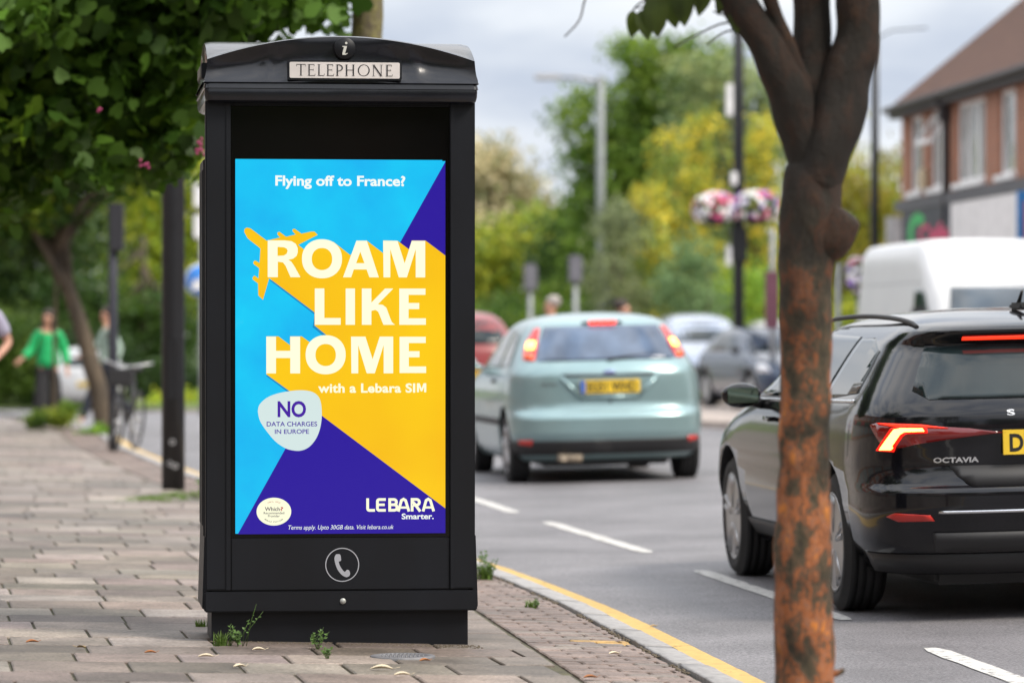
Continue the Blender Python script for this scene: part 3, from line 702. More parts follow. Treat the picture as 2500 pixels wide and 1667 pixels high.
# ------------------------------------------------------------------ vehicles
def mono(xs, ys):
    """monotone cubic interpolation"""
    xs = list(xs); ys = list(ys); n_ = len(xs)
    h = [xs[i + 1] - xs[i] for i in range(n_ - 1)]; d = [(ys[i + 1] - ys[i]) / h[i] for i in range(n_ - 1)]
    m = [d[0]] + [0 if d[i - 1] * d[i] <= 0 else 2 * d[i - 1] * d[i] / (d[i - 1] + d[i]) for i in range(1, n_ - 1)] + [d[-1]]
    def f(x):
        if x <= xs[0]: return ys[0]
        if x >= xs[-1]: return ys[-1]
        i = max(k for k in range(n_ - 1) if xs[k] <= x); t = (x - xs[i]) / h[i]
        return ys[i] * (1 + 2 * t) * (1 - t) ** 2 + h[i] * m[i] * t * (1 - t) ** 2 + ys[i + 1] * t * t * (3 - 2 * t) + h[i] * m[i + 1] * t * t * (t - 1)
    return f
class Shape:
    def __init__(s, prof, Rr=.6, Rf=.8, n=3.2):
        s.z = [p[0] for p in prof]; s.fr = mono(s.z, [p[1] for p in prof]); s.ff = mono(s.z, [p[2] for p in prof]); s.fw = mono(s.z, [p[3] for p in prof]); s.Rr, s.Rf, s.n = Rr, Rf, n
    def par(s, z):
        a, b, w_ = s.fr(z), s.ff(z), s.fw(z); k = min(1, (b - a) / (s.Rr + s.Rf) * .98); return a, b, w_, s.Rr * k, s.Rf * k
    def rear(s, x, z):
        a, b, w_, Rr, Rf = s.par(z); q = min(.9995, abs(x) / w_); return a + Rr * (1 - (1 - q ** s.n) ** (1 / s.n))
    def front(s, x, z):
        a, b, w_, Rr, Rf = s.par(z); q = min(.9995, abs(x) / w_); return b - Rf * (1 - (1 - q ** s.n) ** (1 / s.n))
    def side(s, y, z):
        a, b, w_, Rr, Rf = s.par(z)
        if y < a + Rr: q = min(1, (a + Rr - y) / Rr); return w_ * max(0, 1 - q ** s.n) ** (1 / s.n)
        if y > b - Rf: q = min(1, (y - b + Rf) / Rf); return w_ * max(0, 1 - q ** s.n) ** (1 / s.n)
        return w_
    def wrap(s, t, z, end='r'):
        """t 0..1 from the middle of the end round to the side (signed)"""
        a, b, w_, Rr, Rf = s.par(z); an = abs(t) * math.pi / 2; sx = math.copysign(w_ * math.sin(an) ** (2 / s.n), t)
        k = 1 - max(0, math.cos(an)) ** (2 / s.n)
        return (sx, a + Rr * k) if end == 'r' else (sx, b - Rf * k)
    def ring(s, z, bm):
        a, b, w_, Rr, Rf = s.par(z); h = []
        for k in range(0, 19): t = k / 18; h.append(s.wrap(t, z))
        for k in range(1, 13): h.append((w_, a + Rr + (b - Rf - a - Rr) * k / 13))
        for k in range(18, -1, -1): t = k / 18; h.append(s.wrap(t, z, 'f'))
        full = h + [(-x, y) for x, y in h[::-1][1:-1]]
        return [bm.verts.new((x, y, z)) for x, y in full]
    def body(s, nz=60):
        bm = bmesh.new(); zs = sorted(set([round(s.z[0] + (s.z[-1] - s.z[0]) * k / nz, 4) for k in range(nz + 1)] + [round(a, 4) for a in s.z]))
        rg = [s.ring(z, bm) for z in zs]; m_ = len(rg[0])
        for i in range(len(rg) - 1):
            for k in range(m_): bm.faces.new((rg[i][k], rg[i][(k + 1) % m_], rg[i + 1][(k + 1) % m_], rg[i + 1][k])).smooth = True
        bm.faces.new(rg[0][::-1]); bm.faces.new(rg[-1]).smooth = True
        return bm
    def patch(s, poly, mode, off=.004, sgn=1, g=.06, thick=.012):
        """polygon in surface coordinates -> thin shell lying on the body"""
        bm = bmesh.new(); f = bm.faces.new([bm.verts.new((p[0], p[1], 0)) for p in poly])
        for ax in (0, 1):
            lo, hi = min(p[ax] for p in poly), max(p[ax] for p in poly); c = math.floor(lo / g) * g
            while c < hi:
                if c > lo + 1e-4:
                    no = (1, 0, 0) if ax == 0 else (0, 1, 0); co = (c, 0, 0) if ax == 0 else (0, c, 0)
                    bmesh.ops.bisect_plane(bm, geom=bm.verts[:] + bm.edges[:] + bm.faces[:], plane_co=co, plane_no=no)
                c += g
        bmesh.ops.triangulate(bm, faces=[f for f in bm.faces if len(f.verts) > 4])
        def mp_(u, v, o):
            if mode == 'rear': return Vector((u, s.rear(u, v) - o, v))
            if mode == 'front': return Vector((u, s.front(u, v) + o, v))
            if mode == 'side': return Vector((sgn * (s.side(u, v) + o), u, v))
            e_ = 1e-3; end = 'r' if mode == 'wrap' else 'f'
            x, y = s.wrap(u * sgn, v, end); x2, y2 = s.wrap((u + e_) * sgn, v, end); d = Vector((x2 - x, y2 - y)).normalized()
            n_ = Vector((d.y, -d.x)) * (1 if sgn > 0 else -1) * (1 if end == 'r' else -1)
            return Vector((x + n_.x * o, y + n_.y * o, v))
        bv = list(bm.verts); uv = [(v_.co.x, v_.co.y) for v_ in bv]; idx = {v_: i for i, v_ in enumerate(bv)}
        bfaces = [[idx[v_] for v_ in f.verts] for f in bm.faces]; bedge = [[idx[v_] for v_ in e_.verts] for e_ in bm.edges if len(e_.link_faces) == 1]
        bm.clear()
        A_ = [bm.verts.new(mp_(u, v, off)) for u, v in uv]; B_ = [bm.verts.new(mp_(u, v, off - thick)) for u, v in uv]
        for f in bfaces:
            bm.faces.new([A_[i] for i in f]).smooth = True
        for a, b in bedge: bm.faces.new((A_[a], A_[b], B_[b], B_[a]))
        for f in bfaces: bm.faces.new([B_[i] for i in f[::-1]])
        bmesh.ops.recalc_face_normals(bm, faces=bm.faces); return bm
def apply_boolean(ob, cutbm, mat):
    cut = fin('cut', cutbm, mat); md = ob.modifiers.new('b', 'BOOLEAN'); md.object = cut; md.solver = 'EXACT'; md.operation = 'DIFFERENCE'
    cut.data.materials.clear(); ob.data.materials.append(mat)
    cut.data.materials.append(ob.data.materials[0]); cut.data.materials.append(mat)
    for p in cut.data.polygons: p.material_index = 1
    if ob.parent: cut.matrix_world = Matrix.Identity(4)
    sv_ = ob.parent; ob.parent = None
    bpy.context.view_layer.update(); dg = bpy.context.evaluated_depsgraph_get()
    me = bpy.data.meshes.new_from_object(ob.evaluated_get(dg)); ob.modifiers.clear(); ob.data = me; ob.parent = sv_
    bpy.data.objects.remove(cut)
TYRE = M('tyre', (.016, .016, .017), .8, bump=(.3, 60, .004))
def wheel(parent, x, y, r, wd, rimr, sgn, spokes=5, rim_mat=None):
    bm = bmesh.new()
    pf = [(rimr, -wd / 2 + .01), (rimr + .02, -wd / 2), (r - .03, -wd / 2), (r - .004, -wd / 2 + .03)]
    for k in (-.06, -.02, .02, .06): pf += [(r, k - .016), (r, k + .012), (r - .010, k + .014), (r - .010, k + .022)]
    pf += [(r - .004, wd / 2 - .03), (r - .03, wd / 2), (rimr + .02, wd / 2), (rimr, wd / 2 - .01)]
    lathe(bm, pf, 48, 'x'); ob = fin('wheel', bm, TYRE, parent); ob.location = (x, y, r - .008)
    bm = bmesh.new(); h = wd / 2
    lathe(bm, [(rimr + .004, h - .006), (rimr - .012, h - .002), (rimr - .016, h - .02), (rimr - .03, -h + .05), (.02, -h + .05)], 40, 'x')
    for k in range(spokes):
        a = 2 * math.pi * k / spokes + .3
        for da in (-.13, .13):
            p0 = Vector((h - .022, .05 * math.cos(a), .05 * math.sin(a))); p1 = Vector((h - .012, (rimr - .012) * math.cos(a + da), (rimr - .012) * math.sin(a + da)))
            tube(bm, [p0, (p0 + p1) / 2 + Vector((.004, 0, 0)), p1], [.020, .017, .02], 8)
    lathe(bm, [(.06, h - .05), (.06, h - .018), (.04, h - .010), (.002, h - .008)], 20, 'x')
    rm = fin('rim', bm, rim_mat or ALLOY, ob); 
    if sgn < 0: rm.rotation_euler = (0, 0, math.pi)
    lk_ = bmesh.new(); lathe(lk_, [(.005, -.01), (rimr * .55, -.01), (rimr * .55, .01), (.005, .01)], 24, 'x'); dsc = fin('brake_disc', lk_, M('brake_disc_' + ob.name, (.12, .11, .1), .5, .6) if False else DARKPL, ob); dsc.location = (sgn * (h - .06), 0, 0)
    return ob
def car(shape, paint, loc, rot, label, cat='car', group=None, wheels=(.68, 3.3, .305, .185, .20), track=.0, body_name='body', spokes=5, rim=None, arch_r=.055):
    root = empty('car' if cat != 'van' else 'van', loc, rot, label, cat, group)
    bm = shape.body(); ob = fin(body_name, bm, [paint], root)
    yr_, yf_, r, wd, rr = wheels; cb = bmesh.new()
    W0 = shape.fw(.5)
    for y in (yr_, yf_):
        for s in (-1, 1):
            lathe(cb, [(r + arch_r, W0 - .27), (r + arch_r, W0 + .2)], 40, 'x', cen=(0, 0, 0)) if False else None
            rg = []
            xs = (s * (W0 - .28), s * (W0 + .3))
            for x in xs: rg.append([cb.verts.new((x, y + (r + arch_r) * math.cos(2 * math.pi * k / 40), r + .01 + (r + arch_r) * math.sin(2 * math.pi * k / 40))) for k in range(40)])
            for k in range(40): cb.faces.new((rg[0][k], rg[0][(k + 1) % 40], rg[1][(k + 1) % 40], rg[1][k]))
            cb.faces.new(rg[0]); cb.faces.new(rg[1])
    apply_boolean(ob, cb, DARKPL)
    for y in (yr_, yf_):
        for s in (-1, 1): wheel(root, s * (W0 - wd / 2 - .012 - track), y, r, wd, rr, s, spokes, rim)
    ub = bmesh.new(); z0 = shape.z[0]
    box(ub, -.55, .55, .35, yf_ + .3, z0 - .055, z0 + .03, .02); box(ub, -.7, .7, yr_ - .05, yr_ + .05, r - .05, r + .02, .01)
    
    fin('underbody', ub, DARKPL, root)
    return root, ob
def P_(root, name, sh, poly, mode, mat, off=.004, sgn=1, label=None, thick=.012, g=.06):
    o = fin(name, sh.patch(poly, mode, off, sgn, g, thick), mat, root, recalc=False)
    if label: o['label'] = label
    return o
def plate(root, cx, cz, y, wd, h, txt, yellow=True, blue=False, lean=0, back=True):
    bm = bmesh.new(); box(bm, -wd / 2, wd / 2, -.005, .005, -h / 2, h / 2, .001)
    dirn = -1 if back else 1
    if blue: box(bm, -wd / 2 + .004, -wd / 2 + .045, dirn * .0065 - .001, dirn * .0065 + .001, -h / 2 + .004, h / 2 - .004, 0, 2)
    u0 = -wd / 2 + (.06 if blue else .03)
    text_mesh(bm, txt, u0 * (1 if back else -1), (wd / 2 - .03) * (1 if back else -1), -h / 2 + .017, h / 2 - .017, lambda a, b: (a, dirn * .0062, b), 1, .03)
    o = fin('number_plate', bm, [M('plate_yellow', (.75, .50, .03), .45) if yellow else M('plate_white', (.75, .75, .72), .45), M('plate_black', (.01, .01, .01), .5), M('plate_blue', (.02, .12, .5), .5)], root, recalc=False)
    o.location = (cx, y, cz); o.rotation_euler = (lean, 0, 0); return o
def brow(v, c): return [(c - a, b) for a, b in v]
REDL = M('red_lens', (.45, .008, .006), .15, coat=.6, emis=((1, .03, .01), .35)); REDD = M('red_reflector', (.5, .02, .012), .2, coat=.5)
LIT = M('lit_brake_lamp', (.8, .2, .05), .3, emis=((1, .50, .10), 5.5)); LITR = M('lit_red_lamp', (.8, .02, .01), .3, emis=((1, .035, .01), 1.6)); AMB = M('amber_lens', (.75, .12, .03), .2, coat=.5, emis=((1, .12, .03), .3))
# --- pale green hatchback
FP = M('pale_green_metallic', (.25, .365, .38), .30, .45, coat=.6, noise_=(.05, 3))
fs = Shape([(.20, .14, 4.0, .77), (.25, .06, 4.08, .80), (.31, .02, 4.12, .825), (.375, .0, 4.13, .835), (.45, -.025, 4.15, .845), (.56, -.025, 4.15, .85), (.60, .0, 4.14, .85), (.64, .045, 4.11, .85), (.70, .06, 4.06, .85), (.78, .06, 3.98, .848), (.86, .06, 3.75, .84), (.93, .065, 3.35, .828), (.98, .085, 3.08, .81), (1.04, .13, 2.94, .785), (1.12, .20, 2.80, .75), (1.22, .29, 2.62, .70), (1.32, .385, 2.42, .645), (1.38, .45, 2.25, .60), (1.42, .56, 2.08, .53), (1.45, .78, 1.92, .40), (1.468, 1.05, 1.72, .22), (1.472, 1.2, 1.6, .1)], .55, .85, 3.1)
froot, fbody = car(fs, FP, (.785 + .085, 32.95, .005), (0, -.026, R(7.2)), 'pale green hatchback seen from behind with its brake lamps lit', wheels=(.70, 3.31, .305, .185, .20))
P_(froot, 'rear_window', fs, [(-.60, 1.055), (.60, 1.055), (.615, 1.10), (.50, 1.355), (-.50, 1.355), (-.615, 1.10)], 'rear', M('sky_reflection_glass', (.10, .15, .24), .06, spec=.9, col2=(.03, .05, .09), noise_=(.5, 4)))  # bluish reflection of the sky is painted into the glass colour
for s in (-1, 1):
    lamp = P_(froot, 'tail_lamp', fs, [(.50, 1.065), (.66, 1.075), (.70, 1.13), (.70, 1.24), (.64, 1.345), (.555, 1.345), (.51, 1.2)], 'wrap', REDL, .012, s, thick=.02)
    P_(lamp, 'lit_bulb', fs, [(.535, 1.165), (.665, 1.165), (.675, 1.20), (.665, 1.235), (.545, 1.235)], 'wrap', LIT, .016, s, thick=.006)
    P_(lamp, 'indicator_lens', fs, [(.51, 1.075), (.655, 1.085), (.685, 1.13), (.52, 1.13)], 'wrap', AMB, .016, s, thick=.006)
    P_(froot, 'rear_reflector', fs, [(.52, .335), (.70, .345), (.72, .385), (.50, .385)], 'wrap', REDD, .008, s)
    P_(froot, 'rear_side_window', fs, [(.62, 1.02), (1.25, 1.0), (1.25, 1.33), (.92, 1.30), (.70, 1.16)], 'side', GLASSD, .004, s)
    P_(froot, 'side_window', fs, [(1.31, 1.0), (2.75, .99), (2.45, 1.22), (2.1, 1.345), (1.31, 1.335)], 'side', GLASSD, .004, s)
    P_(froot, 'door_handle', fs, [(1.33, .87), (1.50, .87), (1.50, .90), (1.33, .90)], 'side', DARKPL, .02, s, thick=.03)
    P_(froot, 'side_moulding', fs, [(1.0, .50), (2.9, .50), (2.9, .56), (1.0, .56)], 'side', DARKPL, .008, s)
    bm = bmesh.new(); sphere(bm, (s * .93, 2.72, 1.03), (.10, .05, .075), 2); tube(bm, [(s * .78, 2.76, .99), (s * .90, 2.74, 1.02)], .025, 8); fin('wing_mirror', bm, FP, froot)
P_(froot, 'lower_bumper', fs, [(-.99, .25), (.99, .25), (.99, .375), (-.99, .375)], 'wrap', DARKPL, .006, 1)
P_(froot, 'lower_bumper', fs, [(.0, .25), (.99, .25), (.99, .375), (.0, .375)], 'wrap', DARKPL, .0065, -1)
fb = bmesh.new(); box(fb, -.12, .12, .345, .37, 1.363, 1.398, .008); brk = fin('high_brake_lamp', fb, LITR, froot); brk.location.y = .045
fb = bmesh.new(); box(fb, -.18, .18, .385, .42, 1.366, 1.392, .008); o = fin('brake_lamp_housing', fb, DARKPL, brk)
P_(froot, 'tailgate_groove', fs, [(-.37, .918), (.37, .918), (.42, .945), (0, .935), (-.42, .945)], 'rear', DARKPL, .003)
fb = bmesh.new()                                               # pressed plate surround
for a, b, c, d in (((-.42, .915), (-.25, .745)), ((-.25, .745), (.25, .745)), ((.25, .745), (.42, .915))) and [(-.42, .915, -.25, .74), (-.25, .74, .25, .74), (.25, .74, .42, .915)]:
    tube(fb, [(a, fs.rear(a, b) - .0, b), ((a + c) / 2, fs.rear((a + c) / 2, (b + d) / 2) - .002, (b + d) / 2), (c, fs.rear(c, d), d)], .018, 8)
fin('plate_surround', fb, FP, froot)
plate(froot, .0, .832, fs.rear(.2, .83) - .018, .52, .112, 'EG51 WHD', True, True)
fb = bmesh.new(); sphere(fb, (0, fs.rear(0, .945) - .004, .952), (.055, .008, .022), 3); tag(fin('badge', fb, M('badge_blue', (.25, .3, .5), .2, .6), froot), 'small oval badge')
fb = bmesh.new(); text_mesh(fb, 'FOCUS', -.58, -.46, .845, .872, lambda a, b: (a, fs.rear(a, b) - .003, b), 0, .02); fin('lettering', fb, M('letter_grey', (.12, .13, .13), .4, .4), froot, recalc=False)
fb = bmesh.new(); box(fb, -.012, .012, -.0, .02, -.02, .02, .006); o = fin('tailgate_lock', fb, DARKPL, froot); o.location = (0, fs.rear(0, .70) - .006, .70)
fb = bmesh.new(); tube(fb, [(.0, fs.rear(0, 1.06) - .015, 1.06), (.18, fs.rear(.18, 1.09) - .018, 1.085), (.42, fs.rear(.42, 1.11) - .015, 1.10)], [.014, .008, .005], 6); fin('rear_wiper', fb, DARKPL, froot)
fb = bmesh.new(); tube(fb, [(-.46, .12, .245), (-.25, .10, .235)], .05, 12); tube(fb, [(-.42, .35, .23), (-.42, .0, .225)], .026, 10); fin('exhaust', fb, M('exhaust_tan', (.40, .33, .25), .6), froot)
fb = bmesh.new(); box(fb, -.76, .76, 0, .001, 0, .001)
fb.clear(); P_(froot, 'windscreen', fs, [(-.66, 1.0), (.66, 1.0), (.52, 1.36), (-.52, 1.36)], 'front', GLASSD)
# --- dark estate car in the right lane
OP = M('black_car_paint', (.006, .006, .008), .14, 0, coat=.45, noise_=(.1, 2), spec=.25)
es = Shape([(a, b, c, d * .975) for a, b, c, d in [(.20, .20, 4.50, .79), (.28, .10, 4.60, .85), (.35, .03, 4.66, .885), (.44, .0, 4.69, .905), (.52, -.02, 4.69, .915), (.58, -.02, 4.68, .915), (.62, .03, 4.66, .915), (.70, .065, 4.60, .917), (.78, .055, 4.46, .915), (.86, .04, 4.15, .91), (.92, .045, 3.85, .90), (.97, .075, 3.62, .882), (1.02, .12, 3.45, .855), (1.10, .20, 3.28, .80), (1.18, .28, 3.10, .745), (1.24, .33, 2.98, .70), (1.27, .30, 2.90, .675), (1.305, .265, 2.80, .64), (1.335, .34, 2.66, .60), (1.365, .52, 2.48, .53), (1.388, .80, 2.30, .43), (1.404, 1.12, 2.05, .27), (1.411, 1.4, 1.85, .1)]], .62, .95, 3.4)
oroot, obody = car(es, OP, (2.53, 17.30, -.012), (0, -.026, R(6.9)), 'shiny black estate car with lit red tail lamps behind the orange barked trunk', wheels=(1.06, 3.75, .325, .205, .235), spokes=5, arch_r=.045)
P_(oroot, 'rear_window', es, [(-.60, 1.0), (.60, 1.0), (.66, 1.04), (.555, 1.235), (.3, 1.245), (-.3, 1.245), (-.555, 1.235), (-.66, 1.04)], 'rear', GLASSD)
HOUS = M('lamp_housing', (.10, .004, .005), .12, coat=.8, emis=((1, .02, .01), .05))
for s in (-1, 1):
    lamp = P_(oroot, 'tail_lamp', es, [(.09, .845), (.20, .868), (.38, .885), (.53, .893), (.68, .898), (.74, .890), (.71, .86), (.65, .81), (.58, .782), (.50, .785), (.42, .80), (.26, .822)], 'wrap', HOUS, .010, s, thick=.02)
    P_(lamp, 'lit_strip', es, [(.385, .858), (.395, .872), (.515, .874), (.555, .868), (.645, .775), (.565, .775), (.55, .785), (.56, .79), (.515, .845), (.49, .857)], 'wrap', LIT, .014, s, thick=.004, g=.03)
    P_(lamp, 'red_strip', es, [(.28, .872), (.40, .889), (.56, .895), (.68, .898), (.56, .882), (.40, .878)], 'wrap', LITR, .0135, s, thick=.004)
    P_(lamp, 'red_lens', es, [(.370, .850), (.375, .880), (.535, .882), (.575, .874), (.67, .772), (.545, .766), (.535, .79), (.50, .835), (.48, .848)], 'wrap', M('red_glow_%d' % s, (.6, .01, .01), .2, emis=((1, .01, .0), 1.2)), .0125, s, thick=.004, g=.03)
    P_(oroot, 'rear_reflector', es, [(.36, .455), (.38, .482), (.58, .492), (.64, .475), (.56, .452)], 'wrap', REDD, .008, s)
    P_(oroot, 'rear_quarter_window', es, [(.62, 1.03), (1.12, 1.0), (1.30, 1.0), (1.30, 1.275), (1.02, 1.28), (.74, 1.22)], 'side', GLASSD, .004, s)
    P_(oroot, 'rear_door_window', es, [(1.36, 1.0), (2.25, .985), (2.25, 1.30), (1.36, 1.285)], 'side', GLASSD, .004, s)
    P_(oroot, 'front_door_window', es, [(2.31, .985), (3.35, .975), (2.95, 1.16), (2.62, 1.29), (2.31, 1.30)], 'side', GLASSD, .004, s)
    P_(oroot, 'window_trim', es, [(.60, .985), (3.40, .955), (3.40, .968), (.60, .999)], 'side', CHROME, .006, s)
    for y in (1.45, 2.4): P_(oroot, 'door_handle', es, [(y, .86), (y + .18, .86), (y + .18, .885), (y, .885)], 'side', OP, .03, s, thick=.04)
    P_(oroot, 'sill_trim', es, [(1.5, .25), (3.35, .25), (3.35, .33), (1.5, .33)], 'side', DARKPL, .01, s)
    bm = bmesh.new(); sphere(bm, (s * .985, 2.80, .99), (.105, .055, .066), 3); mir = fin('wing_mirror', bm, OP, oroot); bm = bmesh.new(); tube(bm, [(s * .86, 2.86, .94), (s * .95, 2.82, .97)], .028, 8); fin('mirror_arm', bm, DARKPL, mir)
    bm = bmesh.new(); box(bm, s * .985 - .08, s * .985 + .08, 2.740, 2.750, .95, 1.03, .004); fin('mirror_glass', bm, M('mirror_%d' % s, (.30, .40, .34), .05, .9), mir)
    bm = bmesh.new(); yy = [.55 + .1 * k for k in range(25)]
    tube(bm, [(s * (.56 + .0 * k), y, 1.325 + .058 * math.sin(math.pi * k / 24) ** .5) for k, y in enumerate(yy)], .012, 8); fin('roof_rail', bm, DARKPL, oroot)
P_(oroot, 'brake_light_bar', es, [(-.40, 1.262), (.40, 1.262), (.40, 1.278), (-.40, 1.278)], 'rear', LITR, .010, thick=.02)
P_(oroot, 'bumper_trim', es, [(-.98, .500), (.98, .500), (.98, .512), (-.98, .512)], 'rear', CHROME, .006) if False else None
P_(oroot, 'bumper_strip', es, [(-.34, .488), (.34, .488), (.34, .500), (-.34, .500)], 'wrap', CHROME, .006, 1)
P_(oroot, 'bumper_recess', es, [(-.50, .655), (-.44, .605), (.44, .605), (.50, .655), (.53, .70), (-.53, .70)], 'rear', DARKPL, .003)
P_(oroot, 'diffuser', es, [(-.6, .31), (.6, .31), (.62, .40), (-.62, .40)], 'rear', DARKPL, .009)
pr_ = [(-.5, .74), (.5, .74), (.5, .755), (-.5, .755)]
plate(oroot, -.035, .80, es.rear(.2, .80) - .012, .52, .112, 'DN70 KWP', True, False)
LETC = M('silver_letters', (.62, .62, .63), .25, .7)
fb = bmesh.new(); text_mesh(fb, 'S  K  O  D  A', -.27, .20, .922, .948, lambda a, b: (a, es.rear(a, b) - .004, b), 0, .02); fin('maker_lettering', fb, LETC, oroot, recalc=False); fb = bmesh.new()
text_mesh(fb, 'OCTAVIA', -.60, -.40, .715, .738, lambda a, b: (a, es.rear(a, b) - .004, b), 0, .03); fin('model_lettering', fb, LETC, oroot, recalc=False)
fb = bmesh.new(); tube(fb, [(.0, es.rear(0, 1.02) - .012, 1.02), (.2, es.rear(.2, 1.05) - .015, 1.04), (.42, es.rear(.42, 1.06) - .012, 1.06)], [.014, .009, .006], 6); fin('rear_wiper', fb, DARKPL, oroot)
fb = bmesh.new(); box(fb, -.02, .02, .75, .95, 1.395, 1.43, .01); tube(fb, [(0, .85, 1.42), (0, .77, 1.485)], [.012, .006], 8); o = fin('roof_aerial', fb, DARKPL, oroot)
P_(oroot, 'windscreen', es, [(-.74, 1.0), (.74, 1.0), (.60, 1.33), (-.60, 1.33)], 'front', GLASSD)
P_(oroot, 'lower_valance', es, [(-.9, .205), (.9, .205), (.9, .30), (-.9, .30)], 'wrap', DARKPL, .006, 1)

# --- white high roof van, facing the camera
VP = M('van_white', (.70, .70, .69), .35, coat=.4, noise_=(.03, 2))
vshape = Shape([(.25, .05, 5.75, .90), (.40, .0, 5.88, .97), (.60, .0, 5.92, .99), (.80, .0, 5.92, .995), (1.0, .0, 5.86, .995), (1.12, .0, 5.70, .99), (1.2, .0, 5.42, .985), (1.28, .0, 5.20, .975), (1.5, .01, 5.02, .965), (1.8, .02, 4.78, .945), (2.0, .03, 4.55, .93), (2.15, .04, 4.32, .92), (2.29, .05, 4.12, .90), (2.38, .08, 3.98, .86), (2.43, .12, 3.88, .80), (2.46, .2, 3.75, .66), (2.47, .4, 3.5, .35)], .12, .55, 3.0)
vroot, vbody = car(vshape, VP, (4.62 + .9, 51.0, .01), (0, .0, math.pi + R(6.2)), 'white high roofed van facing the camera behind the black estate car', cat='van', wheels=(1.1, 4.75, .34, .22, .21), arch_r=.07)
P_(vroot, 'windscreen', vshape, [(-.80, 1.28), (.80, 1.28), (.84, 1.35), (.74, 1.86), (-.74, 1.86), (-.84, 1.35)], 'front', M('screen_tint', (.06, .08, .10), .05, spec=.8, noise_=(.6, 1.2)))
for s in (-1, 1):
    P_(vroot, 'cab_window', vshape, [(3.55, 1.25), (4.78, 1.25), (4.70, 1.33), (4.20, 1.78), (4.02, 1.84), (3.55, 1.84)], 'side', M('cab_glass_%d' % s, (.015, .035, .028), .05, spec=.8), .004, s)
    P_(vroot, 'side_groove', vshape, [(.25, 1.92), (3.9, 1.92), (3.9, 1.935), (.25, 1.935)], 'side', M('groove_grey_%d' % s, (.4, .4, .4), .5), .003, s)
    P_(vroot, 'headlamp', vshape, [(.55, .80), (.85, .80), (.85, 1.02), (.60, 1.02)], 'wrapf', M('headlamp_%d' % s, (.6, .6, .62), .1, .3, coat=1), .01, s)
    bm = bmesh.new(); box(bm, s * 1.12 - .09, s * 1.12 + .09, 4.55, 4.68, 1.30, 1.62, .03); tube(bm, [(s * .93, 4.6, 1.36), (s * 1.08, 4.62, 1.4)], .03, 8); fin('wing_mirror', bm, DARKPL, vroot)
P_(vroot, 'grille', vshape, [(-.5, .72), (.5, .72), (.5, .92), (-.5, .92)], 'front', DARKPL, .006)
P_(vroot, 'front_bumper', vshape, [(-.85, .28), (.85, .28), (.85, .55), (-.85, .55)], 'front', DARKPL, .01)
plate(vroot, 0, .42, 5.93, .52, .112, 'LK19 VZR', False, False, back=False)

# --- distant cars: one generic hatchback built in three paints, facing or turned away
def far_car(paint, loc, rot, label, lit=False, hgt=1.0, group='distant cars'):
    s2 = Shape([(z * hgt, a, b, w_) for z, a, b, w_ in [(.22, .12, 4.05, .78), (.32, .02, 4.15, .84), (.45, .0, 4.2, .86), (.60, .01, 4.18, .87), (.75, .03, 4.05, .87), (.86, .05, 3.75, .86), (.94, .07, 3.35, .85), (1.0, .11, 3.10, .82), (1.12, .22, 2.88, .76), (1.25, .34, 2.65, .69), (1.36, .48, 2.4, .62), (1.43, .65, 2.15, .52), (1.47, .95, 1.85, .3), (1.48, 1.2, 1.6, .1)]], .5, .8, 3.1)
    root, b = car(s2, paint, loc, rot, label, group=group, wheels=(.75, 3.3, .315, .19, .21))
    h = hgt
    P_(root, 'windscreen', s2, [(-.68, 1.0 * h), (.68, 1.0 * h), (.56, 1.36 * h), (-.56, 1.36 * h)], 'front', GLASSD, g=.12)
    P_(root, 'rear_window', s2, [(-.62, 1.02 * h), (.62, 1.02 * h), (.5, 1.34 * h), (-.5, 1.34 * h)], 'rear', GLASSD, g=.12)
    for s in (-1, 1):
        P_(root, 'side_window', s2, [(.75, 1.02 * h), (2.85, 1.0 * h), (2.3, 1.34 * h), (1.0, 1.34 * h)], 'side', GLASSD, .004, s, g=.12)
        P_(root, 'headlamp', s2, [(.5, .66 * h), (.78, .66 * h), (.78, .80 * h), (.55, .80 * h)], 'wrapf', HLAMP, .01, s, g=.12)
        P_(root, 'tail_lamp', s2, [(.5, .72 * h), (.75, .72 * h), (.75, .92 * h), (.55, .92 * h)], 'wrap', LITR if lit else REDD, .01, s, g=.12)
        bm = bmesh.new(); sphere(bm, (s * .95, 2.8, 1.03 * h), (.10, .05, .07), 1); fin('wing_mirror', bm, DARKPL, root)
    P_(root, 'grille', s2, [(-.45, .45 * h), (.45, .45 * h), (.45, .62 * h), (-.45, .62 * h)], 'front', DARKPL, .006, g=.12)
    plate(root, 0, .40 * h, 4.215, .52, .112, 'LR66 TVA', False, back=False); plate(root, 0, .62 * h, -.012, .52, .112, 'LR66 TVA', True)
    return root
HLAMP = M('clear_headlamp', (.75, .75, .78), .08, .3, coat=1)
def at(px, py_base, D=None):
    D = D or 11719 / (py_base - 825); return ((px - 1250) / K * D, D)
SILV = M('silver_blue_paint', (.36, .41, .50), .25, .5, coat=.6); DBLU = M('dark_blue_paint', (.03, .05, .09), .25, .3, coat=.6); SIL = M('silver_paint', (.50, .50, .50), .3, .5, coat=.5); REDC = M('red_paint', (.22, .02, .02), .3, coat=.5)
fc = [(SILV, (3.35, 75, .06), (0, 0, math.pi + R(5)), 'light blue grey car parked nose on just left of the flower basket lamp post', False, 1.12),
      (DBLU, (4.0, 67.5, .06), (0, 0, math.pi + R(14)), 'dark blue car parked behind the foot of the flower basket lamp post', False, .95),
      (SIL, (5.15, 76, .06), (0, 0, math.pi + R(3)), 'pale silver car parked between the lamp post and the orange trunk', False, 1.05),
      (SIL, (-9.7, 88.0, zr(-9.7, 88)), (0, 0, R(10)), 'silver car seen from behind beyond the two pedestrians', False, 1.0),
      (REDC, (-.62, 57, .03), (0, 0, R(12)), 'red car queuing ahead on the left of the pale green hatchback', True, 1.1)]
for a in fc: far_car(*a)

